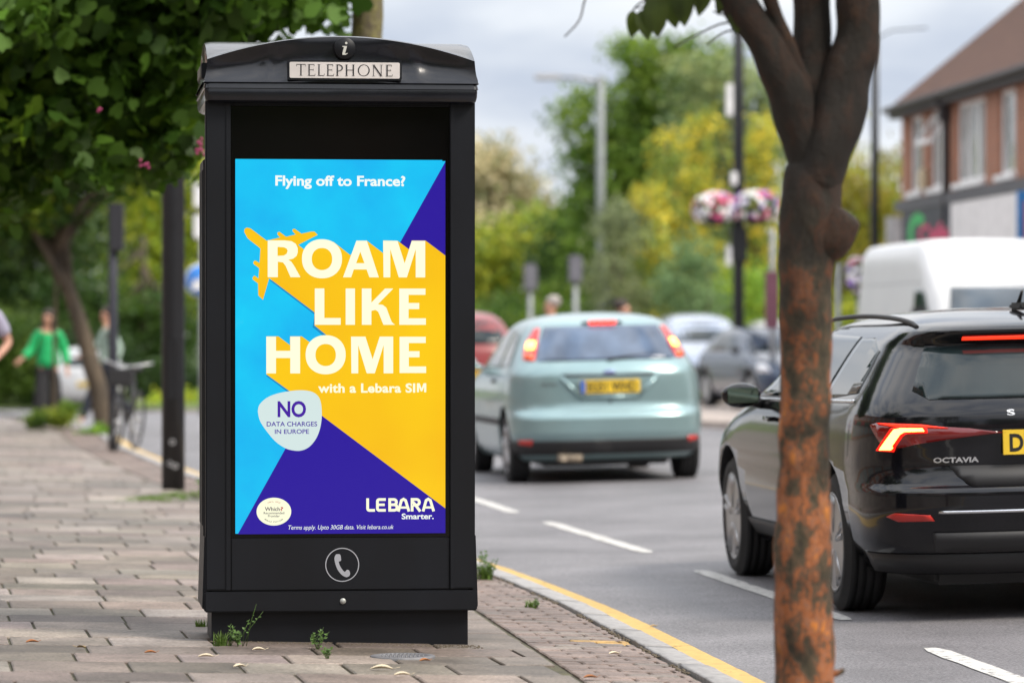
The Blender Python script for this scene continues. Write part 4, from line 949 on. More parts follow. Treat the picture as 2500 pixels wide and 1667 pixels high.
# ------------------------------------------------------------------ posts, lamps, signs, baskets
GREYM = M('galvanised_grey', (.30, .31, .33), .55, .3); WSIGN = M('sign_face_white', (.75, .75, .75), .5); BSIGN = M('sign_face_blue', (.03, .20, .62), .4)
def post(name, x, y, r, h, label, mat, cat='post', z=None, parts=None):
    root = empty(name, (x, y, (zp(x, y) if x < kx(y) else .06) if z is None else z), (0, 0, 0), label, cat)
    bm = bmesh.new(); lathe(bm, [(r * 1.0, -.1), (r, 1.2), (r * .96, h * .5), (r * .85, h - .02), (r * .5, h)], 24); fin('pole', bm, mat, root); return root
# tall column left of the kiosk
x, y = at(423, 1190, 32.1)
p1 = post('lamp_column', x, y, .097, 7.5, 'wide black lamp column standing left of the kiosk', BLACKP, 'lamp post')
bm = bmesh.new(); tube(bm, [(0, 0, 7.4), (.4, 0, 7.9), (1.2, 0, 8.1)], [.05, .04, .035], 10); fin('bracket', bm, BLACKP, p1)
bm = bmesh.new(); box(bm, 1.1, 1.75, -.12, .12, 8.02, 8.14, .04); fin('lantern', bm, GREYM, p1)
STK = M('sticker_grey', (.32, .32, .33), .6)
for k, (dx, z_) in enumerate(((.0, .40), (-.022, .22), (.022, .20))):
    bm = bmesh.new(); outline_mesh(bm, [ellipse(0, 0, .026, .026, 20), ellipse(0, 0, .016, .016, 20)], lambda u, v: (dx + u, -math.sqrt(.0975 ** 2 - (dx + u) ** 2) - .002, z_ + v)); fin('sticker', bm, STK, p1, recalc=False)
bm = bmesh.new(); box(bm, -.04, .04, -.104, -.09, .75, 1.25, .004); fin('access_door', bm, BLACKP, p1)
# narrower signal post with bike
x, y = at(276, 1092, 43.5)
p2 = post('signal_post', x, y, .055, 2.75, 'slim dark signal post with the bicycle leaning on it', M('post_blue_black', (.03, .032, .045), .5), 'signal post')
bm = bmesh.new(); box(bm, -.04, .12, -.12, .10, 2.25, 2.8, .02); fin('signal_head', bm, M('signal_housing', (.02, .02, .025), .5), p2)
bikex, bikey = x, y
# blue keep-left sign
xs, ys = at(492, 1, 66)
p3 = post('traffic_sign', xs, ys, .04, 3.2, 'round blue arrow sign on a grey pole just left of the kiosk', GREYM, 'road sign', z=.02)
zc_ = 1.25 + (825 - 688) / K * 66
bm = bmesh.new(); lathe(bm, [(.001, -.06), (.29, -.06), (.29, -.045), (.001, -.045)], 48, 'y', cen=(0, 0, zc_)); sf = fin('sign_disc', bm, WSIGN, p3)
bm = bmesh.new(); lathe(bm, [(.001, -.068), (.265, -.068), (.265, -.061), (.001, -.061)], 48, 'y', cen=(0, 0, zc_)); fin('blue_face', bm, BSIGN, sf)
bm = bmesh.new(); ar = [(-.16, -.16), (.05, -.16), (-.0, -.10), (.17, .07), (.09, .15), (-.08, -.02), (-.14, .04)]
outline_mesh(bm, [[(-a, b) for a, b in ar]], lambda u, v: (-u, -.0695, zc_ + v)); fin('arrow', bm, WSIGN, sf, recalc=False)
for k, dy in enumerate((480, 555)):
    z_ = 1.25 + (825 - dy) / K * 66; bm = bmesh.new(); box(bm, -.13, .03, -.08, -.04, z_ - .22, z_ + .2, .03); tag(fin('side_plate', bm, WSIGN, p3), 'white rounded plate above the blue disc')
# flower baskets
FLW = [M('petal_white', (.95, .93, .88), .6), M('petal_pink', (.72, .12, .28), .6), M('petal_red', (.55, .03, .10), .6), M('petal_violet', (.33, .22, .60), .6), M('basket_leaf', (.10, .17, .05), .6)]
def flower_basket(x, y, z, rx, rz, n_, label, seed, wts, side='ring'):
    root = empty('flower_basket', (x, y, z), (0, 0, 0), label, 'flower basket', 'flower baskets on lamp posts'); rng = random.Random(seed)
    bm = bmesh.new(); lathe(bm, [(.02, -rz * .9), (rx * .35, -rz * .85), (rx * .6, -rz * .2), (rx * .62, 0), (rx * .1, .02)], 20); fin('basket', bm, DARKPL, root)
    bm = bmesh.new(); bf = bmesh.new()
    for k in range(n_ * 3):
        a = rng.uniform(0, 2 * math.pi); e_ = rng.uniform(-.6, 1.2); rr_ = rng.uniform(.6, 1)
        c = Vector((rx * math.cos(a) * math.cos(e_) * rr_, rx * math.sin(a) * math.cos(e_) * rr_, rz * math.sin(e_) * rr_ + rz * .1))
        t = Vector((rng.uniform(-1, 1), rng.uniform(-1, 1), rng.uniform(-1, 1))).normalized() * .035; s_ = t.orthogonal().normalized() * .025
        bm.faces.new([bm.verts.new(c + q) for q in (-t, s_, t, -s_)])
    for k in range(n_):
        a = rng.uniform(0, 2 * math.pi); e_ = rng.uniform(-.7, 1.2); c = Vector((rx * math.cos(a) * math.cos(e_), rx * math.sin(a) * math.cos(e_), rz * math.sin(e_) + rz * .1))
        sec = (noise.noise(c * 3.5 + Vector((seed, 0, 0))) + .5) ; mi = 0 if sec > wts[0] else (1 if sec > wts[1] else (2 if sec > wts[2] else 3))
        if rng.random() < .35: mi = rng.choice([0, 0, 1, 3])
        nrm = c.normalized(); u_ = nrm.orthogonal().normalized(); v_ = nrm.cross(u_); r0 = rng.uniform(.035, .06)
        cen = bf.verts.new(c * 1.02); ringv = [bf.verts.new(c * 1.05 + (u_ * math.cos(t * math.pi / 5) + v_ * math.sin(t * math.pi / 5)) * r0 * (1 if t % 2 else .72)) for t in range(10)]
        for t in range(10): bf.faces.new((cen, ringv[t], ringv[(t + 1) % 10])).material_index = mi
    fin('foliage', bm, FLW[4], root, recalc=False); fin('flowers', bf, FLW[:4], root, recalc=False); return root
# black lamp post with baskets
x, y = at(1803, 1, 66.5)
p4 = post('lamp_post', x, y, .10, 9, 'black lamp post carrying flower baskets between the pale hatchback and the orange trunk', BLACKP, 'lamp post', z=.06)
def band(px0, px1, py0, py1, D, root, mat, nm, lb=None):
    x0, x1 = (px0 - 1250) / K * D - root.location.x, (px1 - 1250) / K * D - root.location.x; z0, z1 = 1.25 + (825 - py1) / K * D - root.location.z, 1.25 + (825 - py0) / K * D - root.location.z
    bm = bmesh.new(); box(bm, x0, x1, -.14, -.10, z0, z1, .015); o = fin(nm, bm, mat, root)
    if lb: o['label'] = lb
band(1772, 1786, 600, 650, 66.4, p4, WSIGN, 'notice_plate'); band(1794, 1812, 812, 836, 66.4, p4, M('sticker_pink', (.6, .42, .38), .6), 'sticker'); 
band(1772, 1790, 205, 285, 66.4, p4, WSIGN, 'white_box', 'white box high on the post'); band(1783, 1800, 420, 452, 66.4, p4, WSIGN, 'notice_plate')
bm = bmesh.new(); 
for s in (-1, 1): tube(bm, [(0, 0, 3.35), (s * .25, 0, 3.45), (s * .40, 0, 3.40)], .015, 8)
box(bm, -.13, .15, -.13, .13, 2.5, 3.1, .03)
fin('basket_bracket', bm, BLACKP, p4)
zb = 1.25 + (825 - 515) / K * 66.5
flower_basket(x - .40, y, zb, .40, .29, 200, 'white and pink flower basket left of the black lamp post', 3, (.42, .30, .1))
flower_basket(x + .30, y - .1, zb + .03, .44, .29, 200, 'mixed pink, white and violet flower basket right of the black lamp post', 9, (.62, .50, .40))
# grey street lamp with arm
x, y = at(1466, 1, 84)
p5 = post('street_lamp', x, y, .10, 1.25 + (825 - 185) / K * 84, 'tall grey street lamp with an arm reaching left over the road', M('lamp_grey', (.22, .24, .24), .55), 'street lamp', z=0)
zt = 1.25 + (825 - 190) / K * 84
bm = bmesh.new(); tube(bm, [(0, 0, zt - .1), (-.5, 0, zt), (-1.0, 0, zt)], [.05, .045, .04], 10); fin('arm', bm, GREYM, p5)
bm = bmesh.new(); box(bm, -1.45, -.85, -.12, .12, zt - .05, zt + .07, .03); fin('lamp_head', bm, M('lamp_head_grey', (.45, .45, .47), .5), p5)
# second black lamp post near the brick building
x, y = at(2136, 1, 66)
p6 = post('lamp_post', x, y, .075, 1.25 + (825 - 90) / K * 66, 'thin black lamp post standing left of the brick building', BLACKP, 'lamp post', z=.06)
zt = 1.25 + (825 - 75) / K * 66 - .06
bm = bmesh.new(); tube(bm, [(0, 0, zt - .15), (.3, 0, zt), (.9, 0, zt + .04)], .012, 8); fin('arm', bm, BLACKP, p6)
x2, _ = at(2100, 1, 60); flower_basket(x2, 60, 1.25 + (825 - 683) / K * 60, .23, .34, 130, 'round basket of white and violet flowers left of the white van', 21, (.44, .38, .37))
post('signal_post', x2 - .0, 60.2, .04, 1.9, 'short grey pole holding the round flower basket', GREYM, 'post', z=.06)
for px_, py_, D_, hh, lb in ((1295, 680, 78, 2.5, 'grey signal post above the roof left end of the pale hatchback'), (1405, 660, 76, 2.6, 'grey signal post above the middle of the pale hatchback roof')):
    x, y = at(px_, 1, D_); q = post('signal_post', x, y, .05, 2.3, lb, GREYM, 'signal post', z=.0); zc2 = 1.25 + (825 - py_) / K * D_
    bm = bmesh.new(); box(bm, -.14, .14, -.1, .1, zc2 - .25, zc2 + .3, .04); fin('signal_head', bm, M('signal_grey', (.14, .14, .16), .6), q)
x, y = at(1490, 1, 79); q = post('road_sign', x, y, .04, 2.2, 'small blue sign plate behind the pale hatchback roof', GREYM, 'road sign', z=0)
bm = bmesh.new(); box(bm, -.11, .11, -.06, -.03, 1.85, 2.35, .01); fin('sign_face', bm, M('dull_blue', (.12, .15, .35), .5), q)
x, y = at(1886, 1, 64); q = post('banner_post', x, y, .05, 3.0, 'maroon and grey banner on a pole just left of the orange trunk', GREYM, 'banner', z=.06)
bm = bmesh.new(); box(bm, -.13, .10, -.07, -.04, 1.35, 2.3, .01); fin('banner_cloth', bm, M('dull_maroon', (.16, .06, .09), .7), q)
x, y = at(2046, 1, 62); post('signal_post', x, y, .045, 2.4, 'plain grey pole just right of the orange trunk', GREYM, 'post', z=.06)

# ------------------------------------------------------------------ brick building with shops
bx0, by0 = 6.9, 68.0; D2 = Vector((.9, -10, 0)).normalized()
blen = 30; broot = empty('brick_building', (bx0, by0, .06), (0, 0, math.atan2(D2.y, D2.x)), 'two storey brick building with a tiled roof over shop fronts at the right', 'building')
BRK = bpy.data.materials.new('brick'); BRK.use_nodes = True; n = BRK.node_tree.nodes; l = BRK.node_tree.links
bt = n.new('ShaderNodeTexBrick'); bt.inputs['Scale'].default_value = 1; bt.inputs['Brick Width'].default_value = .225; bt.inputs['Row Height'].default_value = .075; bt.inputs['Mortar Size'].default_value = .008
bt.inputs['Color1'].default_value = (.36, .135, .07, 1); bt.inputs['Color2'].default_value = (.27, .10, .055, 1); bt.inputs['Mortar'].default_value = (.30, .24, .19, 1); bt.inputs['Bias'].default_value = -.2
t = n.new('ShaderNodeTexCoord'); mp = n.new('ShaderNodeMapping'); mp.inputs['Rotation'].default_value = (R(90), 0, 0)
l.new(t.outputs['Object'], mp.inputs[0]); l.new(mp.outputs[0], bt.inputs['Vector']); l.new(bt.outputs['Color'], n['Principled BSDF'].inputs['Base Color']); n['Principled BSDF'].inputs['Roughness'].default_value = .85
TILE = bpy.data.materials.new('roof_tile'); TILE.use_nodes = True; n = TILE.node_tree.nodes; l = TILE.node_tree.links
bt = n.new('ShaderNodeTexBrick'); bt.inputs['Scale'].default_value = 1; bt.inputs['Brick Width'].default_value = .17; bt.inputs['Row Height'].default_value = .11; bt.inputs['Mortar Size'].default_value = .01
bt.inputs['Color1'].default_value = (.22, .115, .075, 1); bt.inputs['Color2'].default_value = (.15, .075, .055, 1); bt.inputs['Mortar'].default_value = (.06, .035, .03, 1)
t = n.new('ShaderNodeTexCoord'); l.new(t.outputs['Object'], bt.inputs['Vector']); l.new(bt.outputs['Color'], n['Principled BSDF'].inputs['Base Color']); n['Principled BSDF'].inputs['Roughness'].default_value = .85
EZ = 5.24
bm = bmesh.new()                                               # local +x runs along the facade towards the camera; facade normal is -y... interior at +y
wins = [(.75, 1.85, 'single'), (2.55, 3.95, 'vent'), (4.75, 6.95, 'triple'), (8.0, 9.15, 'single'), (10.6, 12.8, 'triple'), (14, 15.2, 'single')]
segs = []; xx = 0
for a, b, _ in wins: segs.append((xx, a)); xx = b
segs.append((xx, blen))
IY = 1 if True else -1
def bx(bm, x0, x1, y0, y1, z0, z1, bev=0, mi=0): box(bm, x0, x1, y0, y1, z0, z1, bev, mi)
for a, b in segs: bx(bm, a, b, 0, .3, 3.55, EZ)
for a, b, _ in wins: bx(bm, a, b, 0, .3, 3.55, 3.72); bx(bm, a, b, 0, .3, 5.04, EZ)
bx(bm, 0, .3, .3, 9, 0, EZ); bx(bm, blen - .3, blen, .3, 9, 0, EZ); bx(bm, .3, blen - .3, 8.7, 9, 0, EZ); bx(bm, 0, .35, 0, .3, 0, 3.55)
wall = fin('wall', bm, BRK, broot)
bm = bmesh.new()                                               # gable
for xg in (0, blen - .3):
    v_ = [bm.verts.new(q) for q in ((xg, .02, EZ), (xg, 8.98, EZ), (xg, 4.5, EZ + 3.9), (xg + .3, .02, EZ), (xg + .3, 8.98, EZ), (xg + .3, 4.5, EZ + 3.9))]
    bm.faces.new(v_[:3]); bm.faces.new(v_[3:]); 
    for i, j in ((0, 1), (1, 2), (2, 0)): bm.faces.new((v_[i], v_[j], v_[j + 3], v_[i + 3]))
fin('gable', bm, BRK, broot)
pitch = math.atan2(4.0, 4.9)
for side_ in (0, 1):
    L_ = math.hypot(4.95, 4.05); bm = bmesh.new()
    nr = int(L_ / .11)
    for k in range(nr):                                        # overlapping tile courses
        ww = blen + .5
        box(bm, -.30 - (.035 if k % 2 else 0), ww - .2, k * .11, k * .11 + .16, .0 + .0, .018)
        for v_ in bm.verts[-8:]: v_.co.z += (.02 if v_.co.y < k * .11 + .08 else .0)
    o = fin('roof_slope', bm, TILE, broot); 
    if side_ == 0: o.location = (0, -.24, EZ - .06); o.rotation_euler = (pitch, 0, 0)
    else: o.location = (blen, 9.42, EZ - .12); o.rotation_euler = (pitch, 0, math.pi)
DK = M('dark_timber', (.035, .028, .03), .6)
bm = bmesh.new(); bx(bm, -.22, blen + .2, -.20, -.02, EZ - .18, EZ - .02); tube(bm, [(-.2, -.27, EZ - .03), (blen, -.27, EZ - .03)], .06, 10); fin('gutter', bm, DK, broot)
bm = bmesh.new(); tube(bm, [(4.25, -.26, EZ - .08), (4.25, -.08, EZ - .30), (4.25, -.08, 3.1)], .06, 10); box(bm, 4.14, 4.36, -.2, -.03, EZ - .45, EZ - .2, .02); fin('downpipe', bm, DK, broot)
WF = M('window_white', (.82, .82, .82), .45); WG = M('window_pane', (.38, .40, .40), .08, spec=.8, col2=(.10, .13, .12), noise_=(.5, 2.5)); CURT = M('net_curtain', (.55, .55, .52), .9)
for a, b, kind_ in wins:
    bm = bmesh.new(); z0_, z1_ = 3.72, 5.04
    bx(bm, a, b, .05, .13, z0_, z0_ + .07); bx(bm, a, b, .05, .13, z1_ - .07, z1_); bx(bm, a, a + .08, .052, .128, z0_ + .07, z1_ - .07); bx(bm, b - .08, b, .052, .128, z0_ + .07, z1_ - .07)
    nd_ = {'single': 1, 'vent': 2, 'triple': 3}[kind_]
    for k in range(1, nd_): xm = a + (b - a) * k / nd_; bx(bm, xm - .06, xm + .06, .048, .132, z0_ + .07, z1_ - .07)
    wf = fin('window', bm, WF, broot)
    bm = bmesh.new(); bx(bm, a - .08, b + .08, -.08, .06, z0_ - .09, z0_ - .003); fin('sill', bm, WF, wf)
    bm = bmesh.new(); bx(bm, a + .08, b - .08, .085, .095, z0_ + .07, z1_ - .07); fin('pane', bm, WG, wf)
    bm = bmesh.new()
    for k in range(nd_):
        xa, xb = a + (b - a) * k / nd_ + .1, a + (b - a) * (k + 1) / nd_ - .1
        for q_ in range(6): tube(bm, [(xa + .03 + q_ * .05, .20, z0_), (xa + .03 + q_ * .05, .20, z1_)], .03, 6)
    fin('curtain', bm, CURT, wf)
bm = bmesh.new()                                               # open top-hung vent in the second window
for x0_, x1_, z0_, z1_ in ((0, 1.2, -.55, -.49), (0, 1.2, -.06, 0), (0, .06, -.49, -.06), (1.14, 1.2, -.49, -.06)): box(bm, x0_, x1_, -.03, .03, z0_, z1_)
o = fin('open_vent', bm, WF, broot); o.location = (2.65, .02, 4.92); o.rotation_euler = (R(-32), 0, 0)
bm = bmesh.new(); bx(bm, -.05, blen, -.12, .0, 3.403, 3.60); fin('cornice', bm, M('lead_grey', (.08, .08, .09), .6), broot)
bm = bmesh.new(); bx(bm, .35, blen - .3, .15, .28, 0, 2.55); bx(bm, .35, blen - .3, .02, .28, 2.55, 3.40); shopf = fin('shopfront', bm, M('shop_dark', (.035, .035, .04), .3), broot)
bm = bmesh.new(); bx(bm, .55, 4.70, -.10, .018, 2.55, 3.40); sg = fin('shop_sign', bm, M('sign_dark', (.03, .033, .05), .5), broot)
bm = bmesh.new(); outline_mesh(bm, [[(p.x, p.y) for p in [Vector((.62 * math.cos(R(t)), .36 * math.sin(R(t)))) for t in range(40, 321, 8)] + [Vector((.30 * math.cos(R(t)), .17 * math.sin(R(t)))) for t in range(320, 39, -8)]]], lambda u, v: (1.95 + u * 1.35, -.104, 2.98 + v)); tag(fin('sign_letter', bm, M('sign_green', (.02, .42, .10), .5), sg, recalc=False), 'large green letter C')
bm = bmesh.new(); text_mesh(bm, 'Cafe', 2.1, 4.6, 2.80, 3.12, lambda a, b: (a, -.108, b), 0, .04); tag(fin('sign_lettering', bm, M('sign_pink', (.62, .05, .15), .5), sg, recalc=False), 'pink lettering')
bm = bmesh.new(); bx(bm, 4.80, 15.5, -.11, .018, 2.45, 3.40); fin('shop_sign', bm, M('fascia_white', (.72, .70, .70), .5), broot)
bm = bmesh.new(); bx(bm, .1, .16, -.30, -.02, 2.85, 3.33); fin('projecting_sign', bm, WSIGN, broot)
bm = bmesh.new(); bx(bm, 12.8, 12.86, -.8, -.11, 2.4, 3.3); pj = fin('projecting_sign', bm, M('sign_blue', (.03, .2, .5), .5), broot); bm = bmesh.new(); bx(bm, 12.86, 12.90, -.7, -.2, 2.5, 3.15); fin('sign_panel', bm, M('sign_red', (.6, .15, .12), .5), pj)
bm = bmesh.new(); box(bm, 2.1, 2.4, -.14, -.0, 3.72, 4.08, .04); tag(fin('alarm_box', bm, M('alarm_cream', (.65, .55, .38), .5), broot), 'cream alarm box')

# ------------------------------------------------------------------ trees
def leaf_mesh(name, C, size, mat, parent, rng, col, shape='leaf', droop=0.0, up=None):
    """C (n,3) leaf centres; one small polygon per leaf, coloured per leaf"""
    n_ = len(C)
    if shape == 'leaf': tp = np.array([(0, -.5, 0), (.28, -.15, .05), (.22, .25, .02), (0, .55, -.06), (-.22, .25, .02), (-.28, -.15, .05)])
    elif shape == 'lobed': tp = np.array([(0, -.42, 0), (.30, -.38, -.05), (.52, -.05, -.10), (.30, .12, .03), (.26, .42, -.06), (0, .58, -.04), (-.26, .42, -.06), (-.30, .12, .03), (-.52, -.05, -.10), (-.30, -.38, -.05)])
    else: tp = np.array([(0, -.5, 0), (.13, 0, 0), (0, .5, 0), (-.13, 0, 0)])
    k = len(tp)
    a = rng.normal(size=(n_, 3)); a[:, 2] += droop; a /= np.linalg.norm(a, axis=1)[:, None]
    b = rng.normal(size=(n_, 3)); 
    if up is not None: b = b * (1 - up) + np.array([0, 0, 1.0]) * up * 2
    b -= (b * a).sum(1)[:, None] * a; b /= np.linalg.norm(b, axis=1)[:, None]; c = np.cross(a, b)
    s = size * rng.uniform(.6, 1.25, size=(n_, 1, 1))
    V = C[:, None, :] + s * (tp[None, :, 0:1] * c[:, None, :] + tp[None, :, 1:2] * b[:, None, :] + tp[None, :, 2:3] * a[:, None, :])
    V = V.reshape(-1, 3).astype(np.float32); me = bpy.data.meshes.new(name)
    me.vertices.add(len(V)); me.vertices.foreach_set('co', V.ravel())
    me.loops.add(len(V)); me.loops.foreach_set('vertex_index', np.arange(len(V), dtype=np.int32))
    me.polygons.add(n_); me.polygons.foreach_set('loop_start', (np.arange(n_) * k).astype(np.int32)); me.polygons.foreach_set('loop_total', np.full(n_, k, dtype=np.int32))
    me.update(calc_edges=True)
    at_ = me.color_attributes.new('Col', 'FLOAT_COLOR', 'POINT'); cc = np.repeat(np.concatenate([col, np.ones((n_, 1))], 1), k, axis=0).astype(np.float32); at_.data.foreach_set('color', cc.ravel())
    me.materials.append(mat); return link(bpy.data.objects.new(name, me), parent)
def crown_points(blobs, n_, rng, clump=.35, per=40, shell=.5):
    vol = np.array([b[3] * b[4] * b[5] for b in blobs]) ** .8; vol = vol / vol.sum(); pts = []; cid = []
    nc = max(1, n_ // per)
    which = rng.choice(len(blobs), nc, p=vol)
    d = rng.normal(size=(nc, 3)); d /= np.linalg.norm(d, axis=1)[:, None]; r_ = rng.uniform(0, 1, nc) ** shell
    B = np.array(blobs)[which]; cen = B[:, :3] + d * r_[:, None] * B[:, 3:6]
    P = np.repeat(cen, per, 0) + rng.normal(size=(nc * per, 3)) * clump * np.array([1, 1, .7])
    return P, np.repeat(np.arange(nc), per), nc
def leaf_cols(cid, nc, rng, tints, jit=.25):
    t = np.array(tints); base = t[rng.integers(0, len(t), nc)] * rng.uniform(1 - jit, 1 + jit, (nc, 1)); return base[cid] * rng.uniform(.8, 1.2, (len(cid), 1))
BARK = M('bark_grey_brown', (.12, .09, .06), .9, noise_=(.5, 8), bump=(.8, 14, .03), col2=(.05, .04, .03), nscale3=(1, 1, .3))
def FOL(name, c, tr=.35): return M(name, c, .5, transl=tr, attr=True, noise_=(.05, 2), spec=.3)
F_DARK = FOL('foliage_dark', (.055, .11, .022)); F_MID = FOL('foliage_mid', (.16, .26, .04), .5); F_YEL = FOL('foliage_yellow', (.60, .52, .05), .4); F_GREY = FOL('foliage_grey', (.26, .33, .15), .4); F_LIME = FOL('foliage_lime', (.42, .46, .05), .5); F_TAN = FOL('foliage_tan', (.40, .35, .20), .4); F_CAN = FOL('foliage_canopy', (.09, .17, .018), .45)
def tree(label, base, trunk, blobs, n_, leaf, mat, seed, tints=((1, 1, 1), (.7, .75, .7), (1.25, 1.15, 1)), clump=.35, per=40, shape='leaf', droop=0, up=None, name='tree', shell=.5, limb0=.5, trad=.16, group=None):
    rng = np.random.default_rng(seed); pr = random.Random(seed)
    root = empty(name, base, (0, 0, 0), label, 'tree' if name != 'hedge' else 'hedge', group); o = Vector(base)
    if trunk:
        bm = bmesh.new(); P = spline([Vector(p) - o for p in trunk], 5); rr = [trad * (1.25 if i == 0 else 1) * (1 - .6 * i / (len(P) - 1)) for i in range(len(P))]
        tube(bm, P, rr, 14, rough=.18, seed=seed)
        for i, b_ in enumerate(blobs[:7]):
            c = Vector(b_[:3]) - o; s0 = P[min(len(P) - 1, int(len(P) * ((.55 if limb0 < .9 else .88) + (.4 if limb0 < .9 else .1) * (i % 4) / 4)))]
            for q in range(2):
                e_ = c + Vector((pr.uniform(-.6, .6) * b_[3], pr.uniform(-.6, .6) * b_[4], pr.uniform(-.2, .7) * b_[5])); m_ = (s0 + e_) / 2 + Vector((pr.uniform(-.2, .2), pr.uniform(-.2, .2), pr.uniform(0, .3)))
                tube(bm, spline([s0, m_, e_], 3), [trad * .4 * (1 - .75 * k / 6) for k in range(7)], 8, rough=.15, seed=seed + q)
        fin('trunk', bm, BARK, root)
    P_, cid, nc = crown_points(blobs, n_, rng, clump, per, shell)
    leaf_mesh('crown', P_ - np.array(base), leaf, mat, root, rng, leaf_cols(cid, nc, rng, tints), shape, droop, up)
    return root
def bl(px, py, D, rx, rz, ry=None):
    w_ = W(px, py, D); s = D / K; return (w_.x, w_.y, w_.z, rx * s, ry if ry else max(1.0, rx * s), rz * s)
def gb(px, D, z=0): return ((px - 1250) / K * D, D, z)
T3 = ((1, 1, 1), (.65, .72, .7), (1.35, 1.2, 1))
# background right of the kiosk
bigb = [bl(1560, 420, 96, 140, 150), bl(1600, 260, 96, 120, 90), bl(1500, 560, 96, 120, 110), bl(1580, 170, 96, 65, 60), bl(1540, 120, 96, 30, 30), bl(1700, 200, 96, 60, 60), bl(1440, 380, 96, 60, 35), bl(1430, 250, 96, 30, 20), bl(1620, 640, 96, 150, 120), bl(1390, 300, 96, 18, 30), bl(1460, 460, 96, 70, 60), bl(1660, 480, 96, 110, 140), bl(1470, 700, 96, 130, 90), bl(1680, 300, 96, 110, 90), bl(1760, 150, 96, 50, 50), bl(1520, 350, 96, 110, 90), bl(1640, 140, 96, 70, 55)]
tree('tall mid green tree rising highest behind the pale hatchback', gb(1560, 96, -.3), [gb(1560, 96, -.3), gb(1565, 96, 2.5), gb(1560, 96, 5), gb(1580, 96, 7)], bigb, 26000, .18, F_MID, 1, T3, .28)
tree('grey green tree with small leaves right of the tall green tree', gb(1750, 90, -.2), [gb(1750, 90, -.2), gb(1745, 90, 3), gb(1760, 90, 6)], [bl(1720, 330, 90, 110, 110), bl(1800, 430, 90, 110, 160), bl(1850, 330, 90, 80, 110), bl(1780, 200, 90, 60, 50), bl(1700, 560, 90, 120, 120), bl(1850, 600, 90, 90, 110), bl(1720, 700, 90, 120, 90), bl(1690, 180, 90, 50, 60), bl(1880, 220, 90, 50, 60)], 16000, .14, F_GREY, 2, T3, .26)
for i, (px_, tp_, wd_, D_, lb) in enumerate(((1625, 335, 62, 84, 'golden yellow conifer nearest the tall green tree, behind the white flower basket'), (1700, 285, 72, 86, 'tallest golden yellow conifer left of the black lamp post'), (1850, 300, 60, 83, 'golden yellow conifer between the lamp post and the orange trunk'), (1585, 470, 48, 81, 'narrow golden yellow conifer farthest left of the yellow conifers'))):
    bb = []
    for k in range(9):
        t = k / 8; bb.append(bl(px_ + 14 * math.sin(k * 2.3 + i), tp_ + 25 + (790 - tp_) * t, D_, wd_ * (.32 + .75 * t ** .7), 45))
    tree(lb, gb(px_, D_, -.1), [gb(px_, D_, -.1), gb(px_, D_, 2), gb(px_, D_, 4)], bb, 5200, .13, F_YEL, 10 + i, ((1, 1, 1), (.55, .72, 1.1), (1.1, 1.0, 1), (.30, .50, 1.1), (.42, .62, 1.1)), .20, 30, name='conifer', trad=.1, group='golden yellow conifers')
tree('small grey green bushy tree behind the left flower basket', gb(1500, 79, -.1), [gb(1500, 79, -.1), gb(1500, 79, 1.5), gb(1500, 79, 3)], [bl(1510, 560, 79, 50, 80), bl(1490, 680, 79, 60, 90), bl(1540, 760, 79, 70, 60)], 3600, .11, F_GREY, 21, ((.8, .75, .8), (.5, .5, .55), (1.1, 1, 1)), .2, trad=.08)
tree('round grey green shrub behind the parked blue grey car', gb(1690, 78, 0), [gb(1690, 78, 0), gb(1690, 78, 1), gb(1690, 78, 2)], [bl(1690, 640, 78, 60, 70), bl(1700, 740, 78, 70, 50), bl(1640, 700, 78, 40, 50)], 3200, .10, F_GREY, 22, ((.75, .9, .85), (.55, .7, .65)), .2, trad=.06)
tree('bright green shrub behind the parked pale silver car', gb(1790, 80, 0), [gb(1790, 80, 0), gb(1790, 80, .8), gb(1790, 80, 1.6)], [bl(1760, 720, 80, 60, 50), bl(1840, 700, 80, 70, 60), bl(1800, 790, 80, 120, 50)], 3600, .12, F_LIME, 23, ((.8, 1, 1), (.5, .8, 1)), .2, trad=.05)
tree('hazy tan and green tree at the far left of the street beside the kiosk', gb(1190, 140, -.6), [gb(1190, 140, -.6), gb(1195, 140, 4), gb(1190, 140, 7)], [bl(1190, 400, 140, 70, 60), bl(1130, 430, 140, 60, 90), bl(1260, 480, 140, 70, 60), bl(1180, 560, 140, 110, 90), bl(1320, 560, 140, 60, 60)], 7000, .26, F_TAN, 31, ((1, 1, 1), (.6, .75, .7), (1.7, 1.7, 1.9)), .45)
tree('soft yellow green tree low beside the right edge of the kiosk', gb(1180, 110, -.5), [gb(1180, 110, -.5), gb(1185, 110, 2), gb(1180, 110, 3.5)], [bl(1200, 640, 110, 100, 90), bl(1300, 600, 110, 90, 90), bl(1120, 700, 110, 80, 80), bl(1380, 700, 110, 90, 80)], 8000, .20, F_LIME, 32, ((.8, .85, 1), (.5, .62, .9), (1.1, 1, 1)), .4)
tree('dark green tree behind the roof of the pale hatchback', gb(1420, 102, -.4), [gb(1420, 102, -.4), gb(1420, 102, 2), gb(1420, 102, 4)], [bl(1420, 560, 102, 60, 100), bl(1440, 700, 102, 100, 90), bl(1370, 640, 102, 60, 90)], 6000, .18, F_DARK, 33, T3, .35)
for i, (a, b_, lb) in enumerate(((1100, 1600, 'low green hedge across the street behind the pale hatchback'), (1600, 2180, 'low yellow green hedge behind the row of parked cars'))):
    D_ = 92 - 4 * i; tree(lb, gb((a + b_) / 2, D_, 0), None, [bl(a + (b_ - a) * (k + .5) / 9, 810, D_, (b_ - a) / 13, 75, 1.4) for k in range(9)], 9000, .15, F_MID if i == 0 else F_LIME, 40 + i, ((.9, .9, 1), (.5, .6, .7), (1.2, 1.1, 1)), .28, name='hedge')
